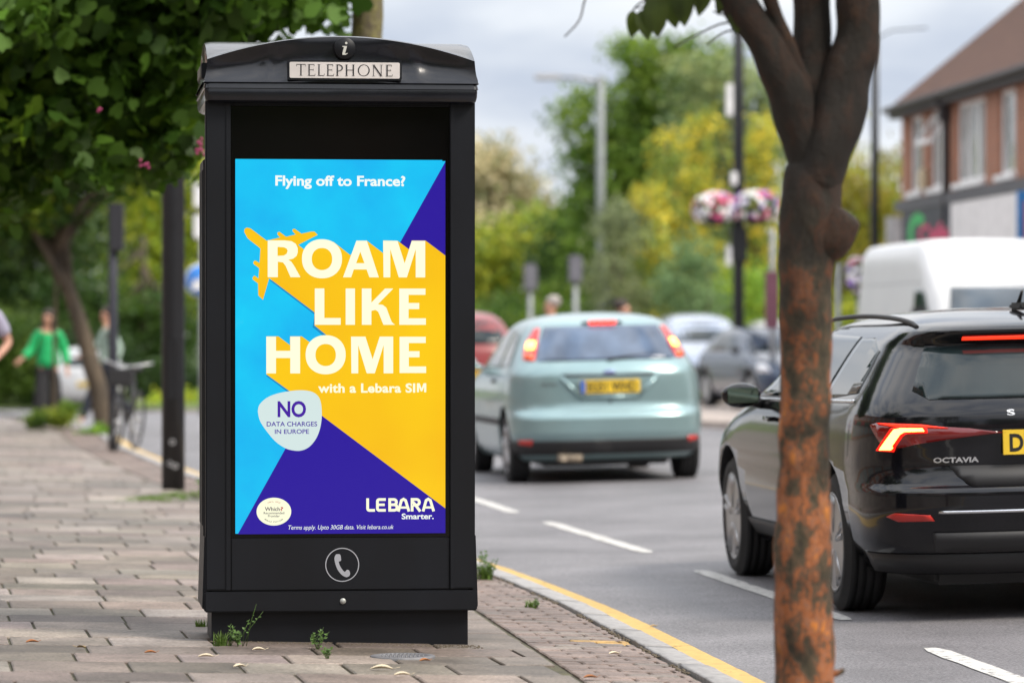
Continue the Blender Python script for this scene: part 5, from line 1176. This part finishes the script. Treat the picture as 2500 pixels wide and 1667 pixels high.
tree('weeping yellow green willow between the orange trunk and the brick building', gb(2060, 92, 0), [gb(2060, 92, 0), gb(2050, 92, 3), gb(2040, 92, 6)], [bl(1990, 340, 92, 60, 90), bl(2060, 430, 92, 90, 110), bl(1960, 450, 92, 60, 120), bl(2150, 500, 92, 60, 100), bl(2060, 600, 92, 140, 120), bl(2000, 720, 92, 120, 100), bl(2160, 700, 92, 80, 100)], 12000, .22, F_LIME, 51, ((1.1, .95, 1), (.6, .75, .9), (.85, .62, .9), (.75, .55, .9)), .32, 40, 'blade', up=.75)
tree('pale tree against the sky left of the brick building eaves', gb(2185, 120, 0), [gb(2185, 120, 0), gb(2185, 120, 4), gb(2180, 120, 6)], [bl(2180, 420, 120, 30, 60), bl(2200, 540, 120, 50, 80), bl(2130, 560, 120, 60, 90), bl(2060, 600, 120, 100, 120)], 2600, .20, F_TAN, 52, ((1, 1, 1), (.6, .75, .7)), .4)
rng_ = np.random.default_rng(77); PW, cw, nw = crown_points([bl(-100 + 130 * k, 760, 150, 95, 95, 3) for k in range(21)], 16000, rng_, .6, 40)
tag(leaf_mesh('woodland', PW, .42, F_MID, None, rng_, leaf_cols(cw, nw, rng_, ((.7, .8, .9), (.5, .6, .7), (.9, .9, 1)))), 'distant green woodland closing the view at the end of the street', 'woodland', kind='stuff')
# background left of the kiosk
tree('bright lime green tree behind the wide black lamp column', gb(420, 120, -.6), [gb(420, 120, -.6), gb(430, 120, 4), gb(420, 120, 7)], [bl(430, 560, 120, 130, 110), bl(340, 480, 120, 100, 90), bl(500, 430, 120, 100, 110), bl(330, 640, 120, 120, 90), bl(470, 700, 120, 110, 90), bl(560, 600, 120, 100, 150)], 12000, .24, F_LIME, 61, ((1, 1.05, 1), (.6, .8, 1), (1.25, 1.15, 1)), .45)
tree('dark evergreen tree behind the bicycle', gb(350, 104, -.6), [gb(350, 104, -.6), gb(350, 104, 2), gb(350, 104, 4)], [bl(350, 780, 104, 110, 100), bl(290, 860, 104, 110, 90), bl(400, 880, 104, 90, 70), bl(200, 760, 104, 120, 120), bl(430, 800, 104, 60, 60)], 9000, .17, F_DARK, 62, T3, .3)
tree('dark green tree behind the two pedestrians', gb(120, 106, -.6), [gb(120, 106, -.6), gb(120, 106, 3), gb(120, 106, 6)], [bl(100, 620, 106, 150, 120), bl(230, 560, 106, 110, 110), bl(20, 500, 106, 120, 120), bl(60, 740, 106, 120, 100), bl(160, 420, 106, 160, 130), bl(20, 850, 106, 120, 100), bl(150, 880, 106, 120, 90), bl(-20, 650, 106, 80, 100)], 20000, .18, F_DARK, 63, ((.8, .8, .8), (.5, .55, .55), (1.3, 1.1, .8)), .35)
for i, (a, b_, lb, mt_, tp) in enumerate(((-60, 75, 'clipped green hedge at the far left edge', F_MID, 745), (60, 330, 'dark clipped hedge behind the pedestrians', F_DARK, 800), (320, 480, 'dark clipped hedge behind the wide lamp column', F_DARK, 880))):
    D_ = 92 + i * .5; tree(lb, gb((a + b_) / 2, D_, -.5), None, [bl(a + (b_ - a) * (k + .5) / 5, (tp + 1000) / 2 + 10, D_, (b_ - a) / 8 + 8, (1000 - tp) / 2, 1.0) for k in range(5)], 6000, .14, mt_, 66 + i, ((.6, .62, .6), (.35, .42, .4), (.8, .75, .7)), .22, name='hedge')
tree('low bright grass bank beyond the road left of the kiosk', gb(420, 96, -.5), None, [bl(400 + 45 * k, 985, 90, 34, 10, 1) for k in range(5)], 2600, .14, F_LIME, 69, ((.8, 1, 1), (1.1, 1.1, 1)), .18, name='hedge')
# leaning street tree, sapling, kerbside tree whose trunk rises behind the kiosk
lean = [W(258, 1052, 52), W(240, 950, 52), W(212, 850, 52), W(165, 700, 52), W(120, 610, 52), W(40, 500, 52)]
t_ = tree('leaning street tree with a dark trunk behind the signal post', tuple(lean[0]), lean, [bl(60, 380, 52, 170, 120), bl(230, 330, 52, 150, 90), bl(330, 400, 51, 90, 60), bl(-60, 480, 52, 130, 110), bl(110, 520, 52, 90, 50), bl(60, 250, 52, 200, 120), bl(280, 250, 52, 160, 100)], 16000, .10, F_CAN, 71, ((.55, .6, .6), (.35, .42, .5), (.8, .85, .8), (1.5, 1.1, .6)), .2, 40, 'lobed', trad=.15)
tree('thin sapling with shrubby base in front of the woman', gb(130, 53, .1), [gb(130, 53, .06), gb(133, 53, 1.2), gb(137, 53, 2.4), gb(130, 53, 3.2)], [bl(140, 560, 53, 60, 60), bl(90, 600, 53, 40, 40)], 1400, .10, F_DARK, 72, T3, .15, trad=.035)
tree('leafy yellow green shrub round the foot of the sapling', gb(120, 52.6, .1), None, [bl(90, 1025, 52.6, 22, 14, .15), bl(130, 1020, 52.6, 26, 20, .15), bl(160, 1012, 52.6, 18, 26, .15)], 1300, .07, F_LIME, 73, ((.5, .7, 1), (.9, 1, 1), (.3, .5, .8)), .06, name='shrub')
tree('low weeds at the foot of the leaning tree', gb(215, 51, .1), None, [bl(205, 1062, 51, 34, 8, .2), bl(240, 1050, 51, 16, 12, .2)], 700, .06, F_LIME, 74, ((.6, .9, 1), (.4, .7, 1)), .05, name='shrub')
kb = (-.955, 25.2, zp(-.98, 25.2))
MOSS = M('mossy_bark', (.17, .155, .05), .9, noise_=(.5, 16), col2=(.10, .08, .055), bump=(.9, 18, .02))
kt = tree('mossy trunked street tree behind the kiosk with broad dark green leaves', kb, [kb, (-.97, 25.2, 1.5), (-.955, 25.2, 3.0), (-.97, 25.2, 3.8), (-1.3, 25.3, 4.8)],
    [(-3.0, 25, 4.3, 1.5, 1.6, 1.0), (-1.9, 25, 4.5, .95, 1.3, .9), (-2.75, 24.6, 3.35, 1.0, 1.2, .55), (-3.6, 25, 3.3, .9, 1.2, .65), (-2.15, 24.8, 3.1, .38, .7, .45), (-2.3, 24.8, 2.7, .30, .5, .28), (-3.2, 24.8, 2.85, .7, .9, .35), (-1.75, 24.6, 3.5, .45, .6, .25), bl(440, 350, 24.6, 34, 60, .4), bl(330, 360, 24.6, 80, 50, .5), bl(150, 400, 24.6, 150, 50, .6), bl(0, 420, 24.8, 110, 90, .7), bl(700, -10, 25.0, 130, 55, .6), bl(560, 60, 25, 100, 60, .6)], 21000, .13, F_CAN, 81, ((.6, .66, .6), (.4, .5, .5), (.85, .95, .9), (1.3, 1.25, .8), (1.0, 1.1, 1.2)), .14, 26, 'lobed', trad=.165, limb0=1)
[q for q in kt.children if q.name.startswith('trunk')][0].data.materials[0] = MOSS
rng = random.Random(4)                                        # a few pink blossoms in that crown
bf = bmesh.new()
for px_, py_ in ((247, 273), (356, 405), (348, 398), (487, 345), (480, 372), (492, 372), (484, 350)):
    for q in range(3):
        c = W(px_ + rng.uniform(-8, 8), py_ + rng.uniform(-8, 8), 23.6) - kt.location; sphere(bf, c, .011, 1)
fin('blossom', bf, M('blossom_magenta', (.35, .04, .13), .6), kt)
# foreground cherry-like tree with orange bark
FD = 11.5; fb_ = W(1962, 1940, FD); fz = zp(fb_.x, FD) - .05
OB = bpy.data.materials.new('orange_bark'); OB.use_nodes = True; n = OB.node_tree.nodes; l = OB.node_tree.links; bs = n['Principled BSDF']; bs.inputs['Roughness'].default_value = .75
t = n.new('ShaderNodeTexCoord'); mp = n.new('ShaderNodeMapping'); mp.inputs['Scale'].default_value = (1, 1, .55); l.new(t.outputs['Object'], mp.inputs[0])
n1 = n.new('ShaderNodeTexNoise'); n1.inputs['Scale'].default_value = 13; n1.inputs['Detail'].default_value = 9; n1.inputs['Roughness'].default_value = .72; n1.inputs['Distortion'].default_value = .15
r1 = n.new('ShaderNodeValToRGB'); cr = r1.color_ramp; cr.elements[0].position = .36; cr.elements[0].color = (.028, .022, .014, 1); cr.elements[1].position = .68; cr.elements[1].color = (.50, .20, .04, 1)
for p_, c_ in ((.43, (.045, .038, .02, 1)), (.475, (.09, .065, .038, 1)), (.505, (.14, .06, .03, 1)), (.54, (.38, .12, .03, 1)), (.575, (.17, .10, .075, 1)), (.61, (.50, .17, .03, 1))): e_ = cr.elements.new(p_); e_.color = c_
n2 = n.new('ShaderNodeTexNoise'); n2.inputs['Scale'].default_value = 3.2; n2.inputs['Detail'].default_value = 4; mp2 = n.new('ShaderNodeMapping'); mp2.inputs['Scale'].default_value = (1.6, 1.6, 2.2); l.new(t.outputs['Object'], mp2.inputs[0]); l.new(mp2.outputs[0], n2.inputs['Vector'])
r2 = n.new('ShaderNodeValToRGB'); r2.color_ramp.elements[0].position = .38; r2.color_ramp.elements[0].color = (.40, .40, .34, 1); r2.color_ramp.elements[1].position = .52; r2.color_ramp.elements[1].color = (1.15, 1.1, 1.05, 1)
mm = n.new('ShaderNodeMixRGB'); mm.blend_type = 'MULTIPLY'; mm.inputs[0].default_value = 1
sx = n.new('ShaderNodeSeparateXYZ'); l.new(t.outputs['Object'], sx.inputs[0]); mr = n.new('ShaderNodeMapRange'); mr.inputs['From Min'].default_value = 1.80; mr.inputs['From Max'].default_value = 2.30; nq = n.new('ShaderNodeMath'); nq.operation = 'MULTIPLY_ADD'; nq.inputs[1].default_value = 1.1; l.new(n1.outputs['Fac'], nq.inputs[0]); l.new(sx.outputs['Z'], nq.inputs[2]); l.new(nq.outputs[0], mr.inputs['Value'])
m2 = n.new('ShaderNodeMixRGB'); m2.inputs[2].default_value = (.016, .012, .009, 1)  # upper trunk goes near black: dark bark with the crown's shade painted in
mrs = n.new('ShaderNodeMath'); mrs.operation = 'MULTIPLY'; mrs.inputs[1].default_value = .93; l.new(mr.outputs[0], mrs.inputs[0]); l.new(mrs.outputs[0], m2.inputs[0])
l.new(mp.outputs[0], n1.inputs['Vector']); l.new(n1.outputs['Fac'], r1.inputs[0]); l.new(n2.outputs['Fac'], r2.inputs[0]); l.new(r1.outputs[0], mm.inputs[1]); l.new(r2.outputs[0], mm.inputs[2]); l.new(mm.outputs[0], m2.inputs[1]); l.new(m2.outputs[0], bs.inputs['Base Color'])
bp = n.new('ShaderNodeBump'); bp.inputs['Strength'].default_value = .9; bp.inputs['Distance'].default_value = .03; l.new(n1.outputs['Fac'], bp.inputs['Height']); l.new(bp.outputs[0], bs.inputs['Normal'])
ft = empty('cherry_tree', (fb_.x, FD, fz), (0, 0, 0), 'orange barked forked tree standing in the foreground before the black estate car', 'tree'); fo = Vector((fb_.x, FD, fz))
def fp(px, py, dy=0): return W(px, py, FD) + Vector((0, dy, 0)) - fo
S_ = FD / K
bm = bmesh.new()
def br(pts, rad, seg=40, n_=7, rough=.20):
    P = spline([fp(*p) for p in pts], n_); rr = np.interp(np.linspace(0, 1, len(P)), np.linspace(0, 1, len(rad)), rad) * S_
    tube(bm, P, list(rr), seg, rough=rough, rs=9, seed=len(pts))
br([(1962, 1990), (1962, 1800), (1964, 1600), (1960, 1400), (1962, 1200), (1965, 1000), (1966, 850), (1967, 700), (1973, 560), (1985, 430), (1994, 345)], [92, 76, 74, 72, 68, 63, 62, 66, 68, 76, 72, 30], 48, 6, .13)
br([(1980, 420), (1950, 300, -.01), (1905, 190, -.02), (1862, 100, -.03), (1800, 5, -.03), (1690, -140, -.05), (1560, -330)], [50, 56, 52, 46, 43, 40, 34], 32)
br([(1990, 420), (1985, 280, .03), (1982, 150, .04), (1984, 20, .05), (1985, -150, .06), (1960, -420)], [66, 58, 48, 44, 42, 36], 32)
br([(1990, 450), (2030, 320, -.02), (2068, 200), (2092, 90), (2092, -20), (2075, -180), (2110, -420)], [64, 66, 60, 54, 54, 50, 40], 32)
br([(1965, 240), (1925, 130, -.03), (1893, 50, -.04), (1868, -30, -.04), (1840, -140)], [30, 24, 20, 18, 16], 16)
br([(1985, 625), (2020, 585, -.02), (2048, 552, -.03), (2066, 530, -.03), (2072, 522, -.03)], [52, 54, 50, 42, 22], 24, 5, .2)
br([(2105, 82), (2125, 80), (2143, 72)], [30, 22, 10], 12, 3)
br([(2030, 1645), (2052, 1640), (2060, 1632)], [10, 7, 5], 8, 3)
for q in (((1895, 175), (1800, 60), (1740, 30)), ((1840, 60), (1769, 58), (1705, 85), (1643, 119)), ((1850, 80), (1776, 78), (1725, 112)), ((1925, 150), (1850, 60), (1800, 30), (1740, -10)), ((1700, -130), (1540, -90), (1440, -20), (1415, 50), (1378, 92)), ((1640, -120), (1600, -20), (1550, 20), (1538, 60)), ((1640, -40), (1600, 10), (1552, 22))): br([(*p, -.02) for p in q], [3.0, 2.4, 1.8], 6, 4, .05)
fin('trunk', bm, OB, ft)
FC = M('cherry_leaf', (.075, .11, .018), .5, transl=.45, noise_=(.3, 12)); bm = bmesh.new(); pr = random.Random(8)
def bigleaf(px, py, L, tilt, dy=0, roll=0):
    base = fp(px, py, dy); d = Vector((math.sin(tilt), 0, -math.cos(tilt))); s_ = Vector((math.cos(tilt) * math.cos(roll), math.sin(roll), math.sin(tilt) * math.cos(roll))); nn = d.cross(s_)
    pr_ = None
    for k in range(10):
        t = k / 9; w_ = L * .30 * math.sin(math.pi * min(1, t ** .75)) ** .9 if t < 1 else 0; c = base + d * L * t + nn * .06 * L * math.sin(t * 3) 
        q = [bm.verts.new(c + s_ * w_ + nn * w_ * .3), bm.verts.new(c), bm.verts.new(c - s_ * w_ + nn * w_ * .3)]
        if pr_: bm.faces.new((pr_[0], pr_[1], q[1], q[0])).smooth = True; bm.faces.new((pr_[1], pr_[2], q[2], q[1])).smooth = True
        pr_ = q
for px_, py_, L, ti in ((1543, 28, 70, -.05), (1562, 28, 78, .25), (1600, -12, 110, .05), (1588, 12, 60, -.1), (1634, -20, 92, .18), (1660, -30, 98, .12), (1712, -40, 85, -.1), (1690, -30, 60, .3), (1797, 18, 70, .0), (1770, -10, 50, .5), (1775, -15, 60, -.4), (1815, -10, 60, .3), (1748, -30, 60, .2)): bigleaf(px_, py_, L * S_, ti, pr.uniform(-.06, .06), pr.uniform(-.5, .5))
for _ in range(1500): bigleaf(pr.uniform(1300, 2750), pr.uniform(-1300, -130), pr.uniform(60, 110) * S_, pr.uniform(-.7, .7), pr.uniform(-1.3, 1.1), pr.uniform(-1.4, 1.4))
fin('crown', bm, FC, ft, recalc=False)

# ------------------------------------------------------------------ people
def skin_mesh(name, verts, edges, rad, mat, parent, sub=2, root=0):
    me = bpy.data.meshes.new(name); me.from_pydata([tuple(v) for v in verts], edges, []); ob = bpy.data.objects.new(name, me); sc.collection.objects.link(ob)
    md = ob.modifiers.new('s', 'SKIN'); md.use_smooth_shade = True
    sv_ = me.skin_vertices[0].data if len(me.skin_vertices) else None
    for i, r_ in enumerate(rad): sv_[i].radius = r_ if hasattr(r_, '__len__') else (r_, r_); sv_[i].use_root = (i == root)
    ms = ob.modifiers.new('u', 'SUBSURF'); ms.levels = sub; ms.render_levels = sub
    bpy.context.view_layer.update(); m2_ = bpy.data.meshes.new_from_object(ob.evaluated_get(bpy.context.evaluated_depsgraph_get())); bpy.data.objects.remove(ob)
    m2_.materials.clear(); m2_.materials.append(mat); m2_.polygons.foreach_set('use_smooth', [True] * len(m2_.polygons))
    return link(bpy.data.objects.new(name, m2_), parent)
def person(label, loc, rz, sc_, J, top, bottom, hairc, shoe, loose=1.0, wide=1.0, hair='short', sleeve=1.0, skin=SKIN, head_yaw=0):
    root = empty('person', loc, (0, 0, rz), label, 'person'); root.scale = (sc_,) * 3
    V, E_, Rd = [], [], []
    def add(p, r_, par=None): V.append(Vector(p)); Rd.append(r_); (E_.append((par, len(V) - 1)) if par is not None else None); return len(V) - 1
    pel = add((0, 0, .95), (.13, .10)); wa = add((0, 0, 1.10), (.115, .085), pel); ch = add((0, .0, 1.30), (.135, .10), wa); nb = add((0, .01, 1.44), (.075, .065), ch); nk = add((0, 0, 1.50), .048, nb)
    cy_, sy_ = math.cos(head_yaw), math.sin(head_yaw)
    def hd(x, y, z): return (x * cy_ - y * sy_, x * sy_ + y * cy_, z)
    jw = add(hd(0, -.02, 1.565), (.058, .068), nk); fm = add(hd(0, -.012, 1.63), (.070, .088), jw); ht = add(hd(0, 0, 1.70), (.062, .08), fm)
    add(hd(0, -.108, 1.615), .012, fm); add(hd(.078, 0, 1.625), .016, fm); add(hd(-.078, 0, 1.625), .016, fm); add(hd(0, -.092, 1.575), .014, jw)
    for s, nm in ((-1, 'L'), (1, 'R')):
        sh = add((s * .165, .01, 1.40), .052, nb); el = add(J['e' + nm], .040, sh); wr = add(J['w' + nm], .027, el)
        d = (Vector(J['w' + nm]) - Vector(J['e' + nm])).normalized(); pm = add(Vector(J['w' + nm]) + d * .055, (.030, .018), wr); kn_ = add(Vector(J['w' + nm]) + d * .085, (.034, .016), pm)
        a = d.orthogonal().normalized(); c = Vector(J['w' + nm]) + d * .085
        for q, (o_, L) in enumerate(((-.027, .065), (-.009, .078), (.009, .074), (.027, .058))):
            f1 = add(c + a * o_ * 1.1 + d * L * .45, .0085, kn_); f2 = add(c + a * o_ * 1.15 + d * L * .85 + a.cross(d) * .02, .0075, f1)
        t1 = add(Vector(J['w' + nm]) + d * .045 + a * -.040, .010, pm); add(Vector(J['w' + nm]) + d * .08 + a * -.056, .008, t1)
        hp = add((s * .085, 0, .90), .088, pel); kn = add(J['k' + nm], .056, hp); an = add(J['a' + nm], .040, kn); A = Vector(J['a' + nm]); add(A + Vector((0, -.06, -.035)), (.036, .028), an)
    skin_mesh('body', V, E_, Rd, skin, root, 1)
    V, E_, Rd = [], [], []                                    # shirt
    h0 = add((0, 0, .86), (.165 * loose, .125 * loose)); h1 = add((0, 0, 1.02), (.145 * loose, .115 * loose), h0); h2 = add((0, .0, 1.26), (.155, .122), h1); h3 = add((0, .01, 1.41), (.10, .085), h2); add((0, .01, 1.455), (.075, .068), h3)
    for s, nm in ((-1, 'L'), (1, 'R')):
        sh = add((s * .165, .01, 1.395), .070, h3); E1, W1 = Vector(J['e' + nm]), Vector(J['w' + nm])
        if sleeve > .6: el = add(E1, .062 * loose, sh); add(E1.lerp(W1, .85), .048 * loose, el)
        else: add(Vector((s * .165, .01, 1.395)).lerp(E1, .8), .066, sh)
    skin_mesh('shirt', V, E_, Rd, top, root, 2)
    V, E_, Rd = [], [], []                                    # trousers
    p0 = add((0, 0, .98), (.145, .115)); p1 = add((0, 0, .88), (.15, .12), p0)
    for s, nm in ((-1, 'L'), (1, 'R')):
        hp = add((s * .09, 0, .84), .098, p1); kn = add(J['k' + nm], .072 * wide, hp); add(Vector(J['a' + nm]) + Vector((0, 0, .02)), .062 * wide * wide, kn)
    skin_mesh('trousers', V, E_, Rd, bottom, root, 2)
    for nm in 'LR':
        A = Vector(J['a' + nm]); skin_mesh('shoe', [A + Vector((0, .03, -.035)), A + Vector((0, -.05, -.045)), A + Vector((0, -.15, -.05))], [(0, 1), (1, 2)], [(.048, .045), (.048, .038), (.04, .028)], shoe, root, 1)
    for s in (-1, 1):
        bm = bmesh.new(); sphere(bm, Vector(hd(s * .030, -.083, 1.645)), .0125, 1); fin('eye', bm, EYE, root)
    bm = bmesh.new(); sphere(bm, Vector(hd(0, .022, 1.685)), (.088, .10, .085), 3)
    for v_ in bm.verts:
        loc_ = Matrix.Rotation(-head_yaw, 3, 'Z') @ v_.co
        if loc_.y < -.055 and loc_.z < 1.70: v_.co.z = 1.70 + (v_.co.z - 1.70) * .1
        v_.co *= 1 + .01 * noise.noise(v_.co * 30)
    if hair == 'long': tube(bm, [hd(0, .05, 1.68), hd(0, .075, 1.55), hd(0, .085, 1.42), hd(0, .09, 1.30)], [.075, .085, .08, .035], 14, rough=.2); tube(bm, [hd(.06, .0, 1.68), hd(.075, -.02, 1.55), hd(.08, -.03, 1.42)], [.03, .03, .012], 8); tube(bm, [hd(-.06, .0, 1.68), hd(-.075, -.02, 1.55), hd(-.08, -.03, 1.42)], [.03, .03, .012], 8)
    fin('hair', bm, hairc, root)
    return root
EYE = M('eye_dark', (.03, .02, .02), .2); HAIRD = M('hair_dark', (.03, .018, .012), .6, noise_=(.4, 60)); HAIRG = M('hair_grey', (.30, .27, .25), .6, noise_=(.4, 60))
BLKT = M('black_trousers', (.015, .015, .018), .85); NAVT = M('navy_trousers', (.02, .025, .04), .85); SHOE = M('white_shoe', (.6, .58, .58), .6)
stand = dict(eL=(-.23, .03, 1.13), wL=(-.25, -.03, .90), eR=(.23, .03, 1.13), wR=(.25, -.03, .90), kL=(-.09, -.02, .50), aL=(-.09, .02, .09), kR=(.09, -.02, .50), aR=(.09, .02, .09))
wj = dict(eL=(-.26, .02, 1.14), wL=(-.40, -.12, 1.02), eR=(.25, .03, 1.13), wR=(.27, -.06, .89), kL=(-.11, -.10, .50), aL=(-.12, -.14, .10), kR=(.10, -.0, .49), aR=(.14, .26, .13))
mj = dict(eL=(-.22, -.10, 1.16), wL=(-.20, -.30, 1.05), eR=(.22, .14, 1.13), wR=(.23, .05, .92), kL=(-.10, -.20, .52), aL=(-.10, -.36, .09), kR=(.09, .05, .48), aR=(.10, .36, .18))
x, y = at(118, 1, 54.6); person('woman in a bright green blouse and wide black trousers walking under the leaning tree', (x, y, zp(x, y)), R(8), .95, wj, M('green_blouse', (.01, .42, .13), .7, noise_=(.2, 9), bump=(.5, 9, .02)), BLKT, HAIRD, BLKT, 1.25, 1.5, 'long', head_yaw=R(-25))
x, y = at(262, 1, 56); person('man in a pale green shirt striding left behind the signal post', (x, y, zp(x, y)), R(-72), .99, mj, M('pale_green_shirt', (.33, .43, .37), .8, noise_=(.2, 8), bump=(.5, 9, .02)), NAVT, HAIRD, SHOE, 1.1, 1.1, 'short')
x, y = at(-60, 1, 33); person('person in a lilac grey tee shirt cut off by the left picture edge', (x, y, zp(x, y)), R(0), 1.03, dict(stand, eR=(.275, .05, 1.15), wR=(.20, -.16, 1.03)), M('lilac_tee', (.38, .36, .47), .8, noise_=(.15, 9)), NAVT, HAIRD, SHOE, 1.05, 1.0, 'short', sleeve=.4)
x, y = at(1347, 1, 48.5); person('grey haired person crossing beyond the pale hatchback roof', (x, y, zr(x, y)), R(-80), 1.0, mj, M('dull_red_top', (.25, .08, .07), .8), NAVT, HAIRG, BLKT, 1.1)
x, y = at(1520, 1, 48.5); person('dark haired person crossing beyond the pale hatchback at its right', (x, y, zr(x, y)), R(75), .985, mj, M('grey_blue_top', (.12, .14, .2), .8), NAVT, HAIRD, BLKT, 1.1)

# ------------------------------------------------------------------ bicycle leaning on the signal post
bk = empty('bicycle', (bikex + .13, bikey + .05, zp(bikex + .2, bikey) - .0), (0, R(5), R(-7)), 'dark bicycle leaning on the slim signal post', 'bicycle')
BM_ = M('bike_frame', (.04, .04, .045), .35, .3); SILVM = M('bike_metal', (.5, .5, .5), .3, .8)
r = .34
for yy in (-.52, .52):
    bm = bmesh.new(); ring = [(0, (r - .012) * math.cos(2 * math.pi * k / 40), (r - .012) * math.sin(2 * math.pi * k / 40)) for k in range(41)]
    N = 40; M2 = 8; vv = [[bm.verts.new((.016 * math.cos(2 * math.pi * j / M2), (r - .014 + .014 * math.sin(2 * math.pi * j / M2)) * math.cos(2 * math.pi * i / N), (r - .014 + .014 * math.sin(2 * math.pi * j / M2)) * math.sin(2 * math.pi * i / N))) for j in range(M2)] for i in range(N)]
    for i in range(N):
        for j in range(M2): bm.faces.new((vv[i][j], vv[(i + 1) % N][j], vv[(i + 1) % N][(j + 1) % M2], vv[i][(j + 1) % M2])).smooth = True
    wh = fin('wheel', bm, TYRE, bk); wh.location = (0, yy, r)
    bm = bmesh.new()
    for k in range(16): a = 2 * math.pi * k / 16; tube(bm, [(.02 * (-1) ** k, 0, 0), (0, (r - .03) * math.cos(a), (r - .03) * math.sin(a))], .0018, 5)
    lathe(bm, [(.02, -.035), (.025, 0), (.02, .035)], 12, 'x'); fin('spokes', bm, SILVM, wh)
bm = bmesh.new(); BB = (0, .06, .30); SE = (0, .18, .80); HT = (0, -.38, .82); HB = (0, -.42, .66)
for a, b_, q in ((BB, SE, .016), (BB, HB, .018), (SE, HT, .015), (HT, HB, .019), (BB, (0, .52, r), .011), (SE, (0, .52, r), .009), (HB, (0, -.52, r), .013)): tube(bm, [a, b_], q, 10)
fin('frame', bm, BM_, bk)
bm = bmesh.new(); tube(bm, spline([(-.28, -.22, 1.02), (-.22, -.34, 1.0), (0, -.40, .96), (.22, -.34, 1.0), (.28, -.22, 1.02)], 4), .013, 8); tube(bm, [HT, (0, -.40, .96)], .014, 8); fin('handlebar', bm, SILVM, bk)
bm = bmesh.new(); sphere(bm, (0, .22, .93), (.075, .14, .035), 2); tube(bm, [SE, (0, .2, .92)], .013, 8); fin('saddle', bm, DARKPL, bk)
bm = bmesh.new(); lathe(bm, [(.09, -.004), (.09, .004)], 24, 'x', cen=(.04, .06, .30)); tube(bm, [(.05, .06, .30), (.05, .18, .18)], .009, 6); box(bm, .05, .13, .15, .21, .165, .185, .004); tube(bm, [(-.05, .06, .30), (-.05, -.06, .42)], .009, 6); box(bm, -.13, -.05, -.09, -.03, .41, .43, .004); fin('crank', bm, SILVM, bk)
bm = bmesh.new(); box(bm, -.14, .14, -.62, -.42, .74, .94, .02); fin('basket', bm, DARKPL, bk)

# ------------------------------------------------------------------ the rest of the street, beside and behind the camera
def plain_building(loc, rz, length, label):
    root = empty('shop_parade', loc, (0, 0, rz), label, 'building')
    bm = bmesh.new(); box(bm, 0, length, 0, 8, 0, 6.2); fin('wall', bm, BRK, root)
    bm = bmesh.new(); v_ = [bm.verts.new(q) for q in ((-.3, -.4, 6.203), (-.3, 8.4, 6.203), (-.3, 4, 9.6), (length + .3, -.4, 6.203), (length + .3, 8.4, 6.203), (length + .3, 4, 9.6))]
    for f in ((0, 1, 2), (5, 4, 3), (0, 2, 5, 3), (1, 4, 5, 2), (0, 3, 4, 1)): bm.faces.new([v_[i] for i in f])
    fin('roof', bm, TILE, root)
    k = 1.2
    while k < length - 2.5:
        bm = bmesh.new(); box(bm, k, k + 1.8, -.05, .05, 3.9, 5.3); w_ = fin('window', bm, WF, root); bm = bmesh.new(); box(bm, k + .1, k + 1.7, -.06, -.052, 4.0, 5.2); fin('pane', bm, WG, w_)
        k += 3.6
    k = .5
    while k < length - 4:
        bm = bmesh.new(); box(bm, k, k + 4.2, -.06, .05, .3, 2.6); fin('shop_window', bm, WG, root); bm = bmesh.new(); box(bm, k - .1, k + 4.4, -.25, -.003, 2.75, 3.4); fin('fascia', bm, M('fascia_%d' % int(k * 10 + loc[0]), random.choice([(.05, .05, .06), (.3, .05, .05), (.05, .12, .08), (.4, .38, .33)]), .5), root)
        k += 4.8
    return root
random.seed(2)
plain_building((-11.4, 11, .15), math.atan2(90, -9), 46, 'brick shop parade along the near pavement, left of the picture')
plain_building((-10.0, -36, .15), math.atan2(46, -2.2), 46, 'brick shop parade behind the camera on the near side')
plain_building((11.2, 34, .06), math.atan2(-84, 2.6), 80, 'brick shop parade along the far pavement, right of the picture')
plain_building((30, -46, .0), math.pi, 64, 'brick shop parade closing the street far behind the camera')
for i, (x, y, s) in enumerate(((1.2, -7, 1), (-1.6, -13, 1.2), (8.8, -9, 1.2), (4.6, -24, 1.5), (9.5, 9, 1.0), (-4.4, 8.5, 1.25), (-5.0, 17, 1.25))):  # last two are unseen trees added for shade on the paving and reflections
    tree(('street tree nearest behind the camera by the kerb', 'street tree on the pavement behind the camera', 'street tree across the road behind the camera', 'large tree far behind the camera', 'street tree across the road right of the camera', 'unseen street tree added left of the camera to shade the paving', 'unseen street tree added left of the picture to shade the paving')[i], (x, y, -.1), [(x, y, -.1), (x + .1, y, 1.6), (x, y, 3.4 * s), (x, y, 5 * s)], [(x, y, 4.6 * s, 1.9 * s, 1.9 * s, 1.5 * s), (x + .8, y + .4, 3.7 * s, 1.3, 1.3, .9), (x - .9, y, 3.9 * s, 1.3, 1.3, .9)], 3600, .28, F_CAN, 90 + i, T3, .3, trad=.13)
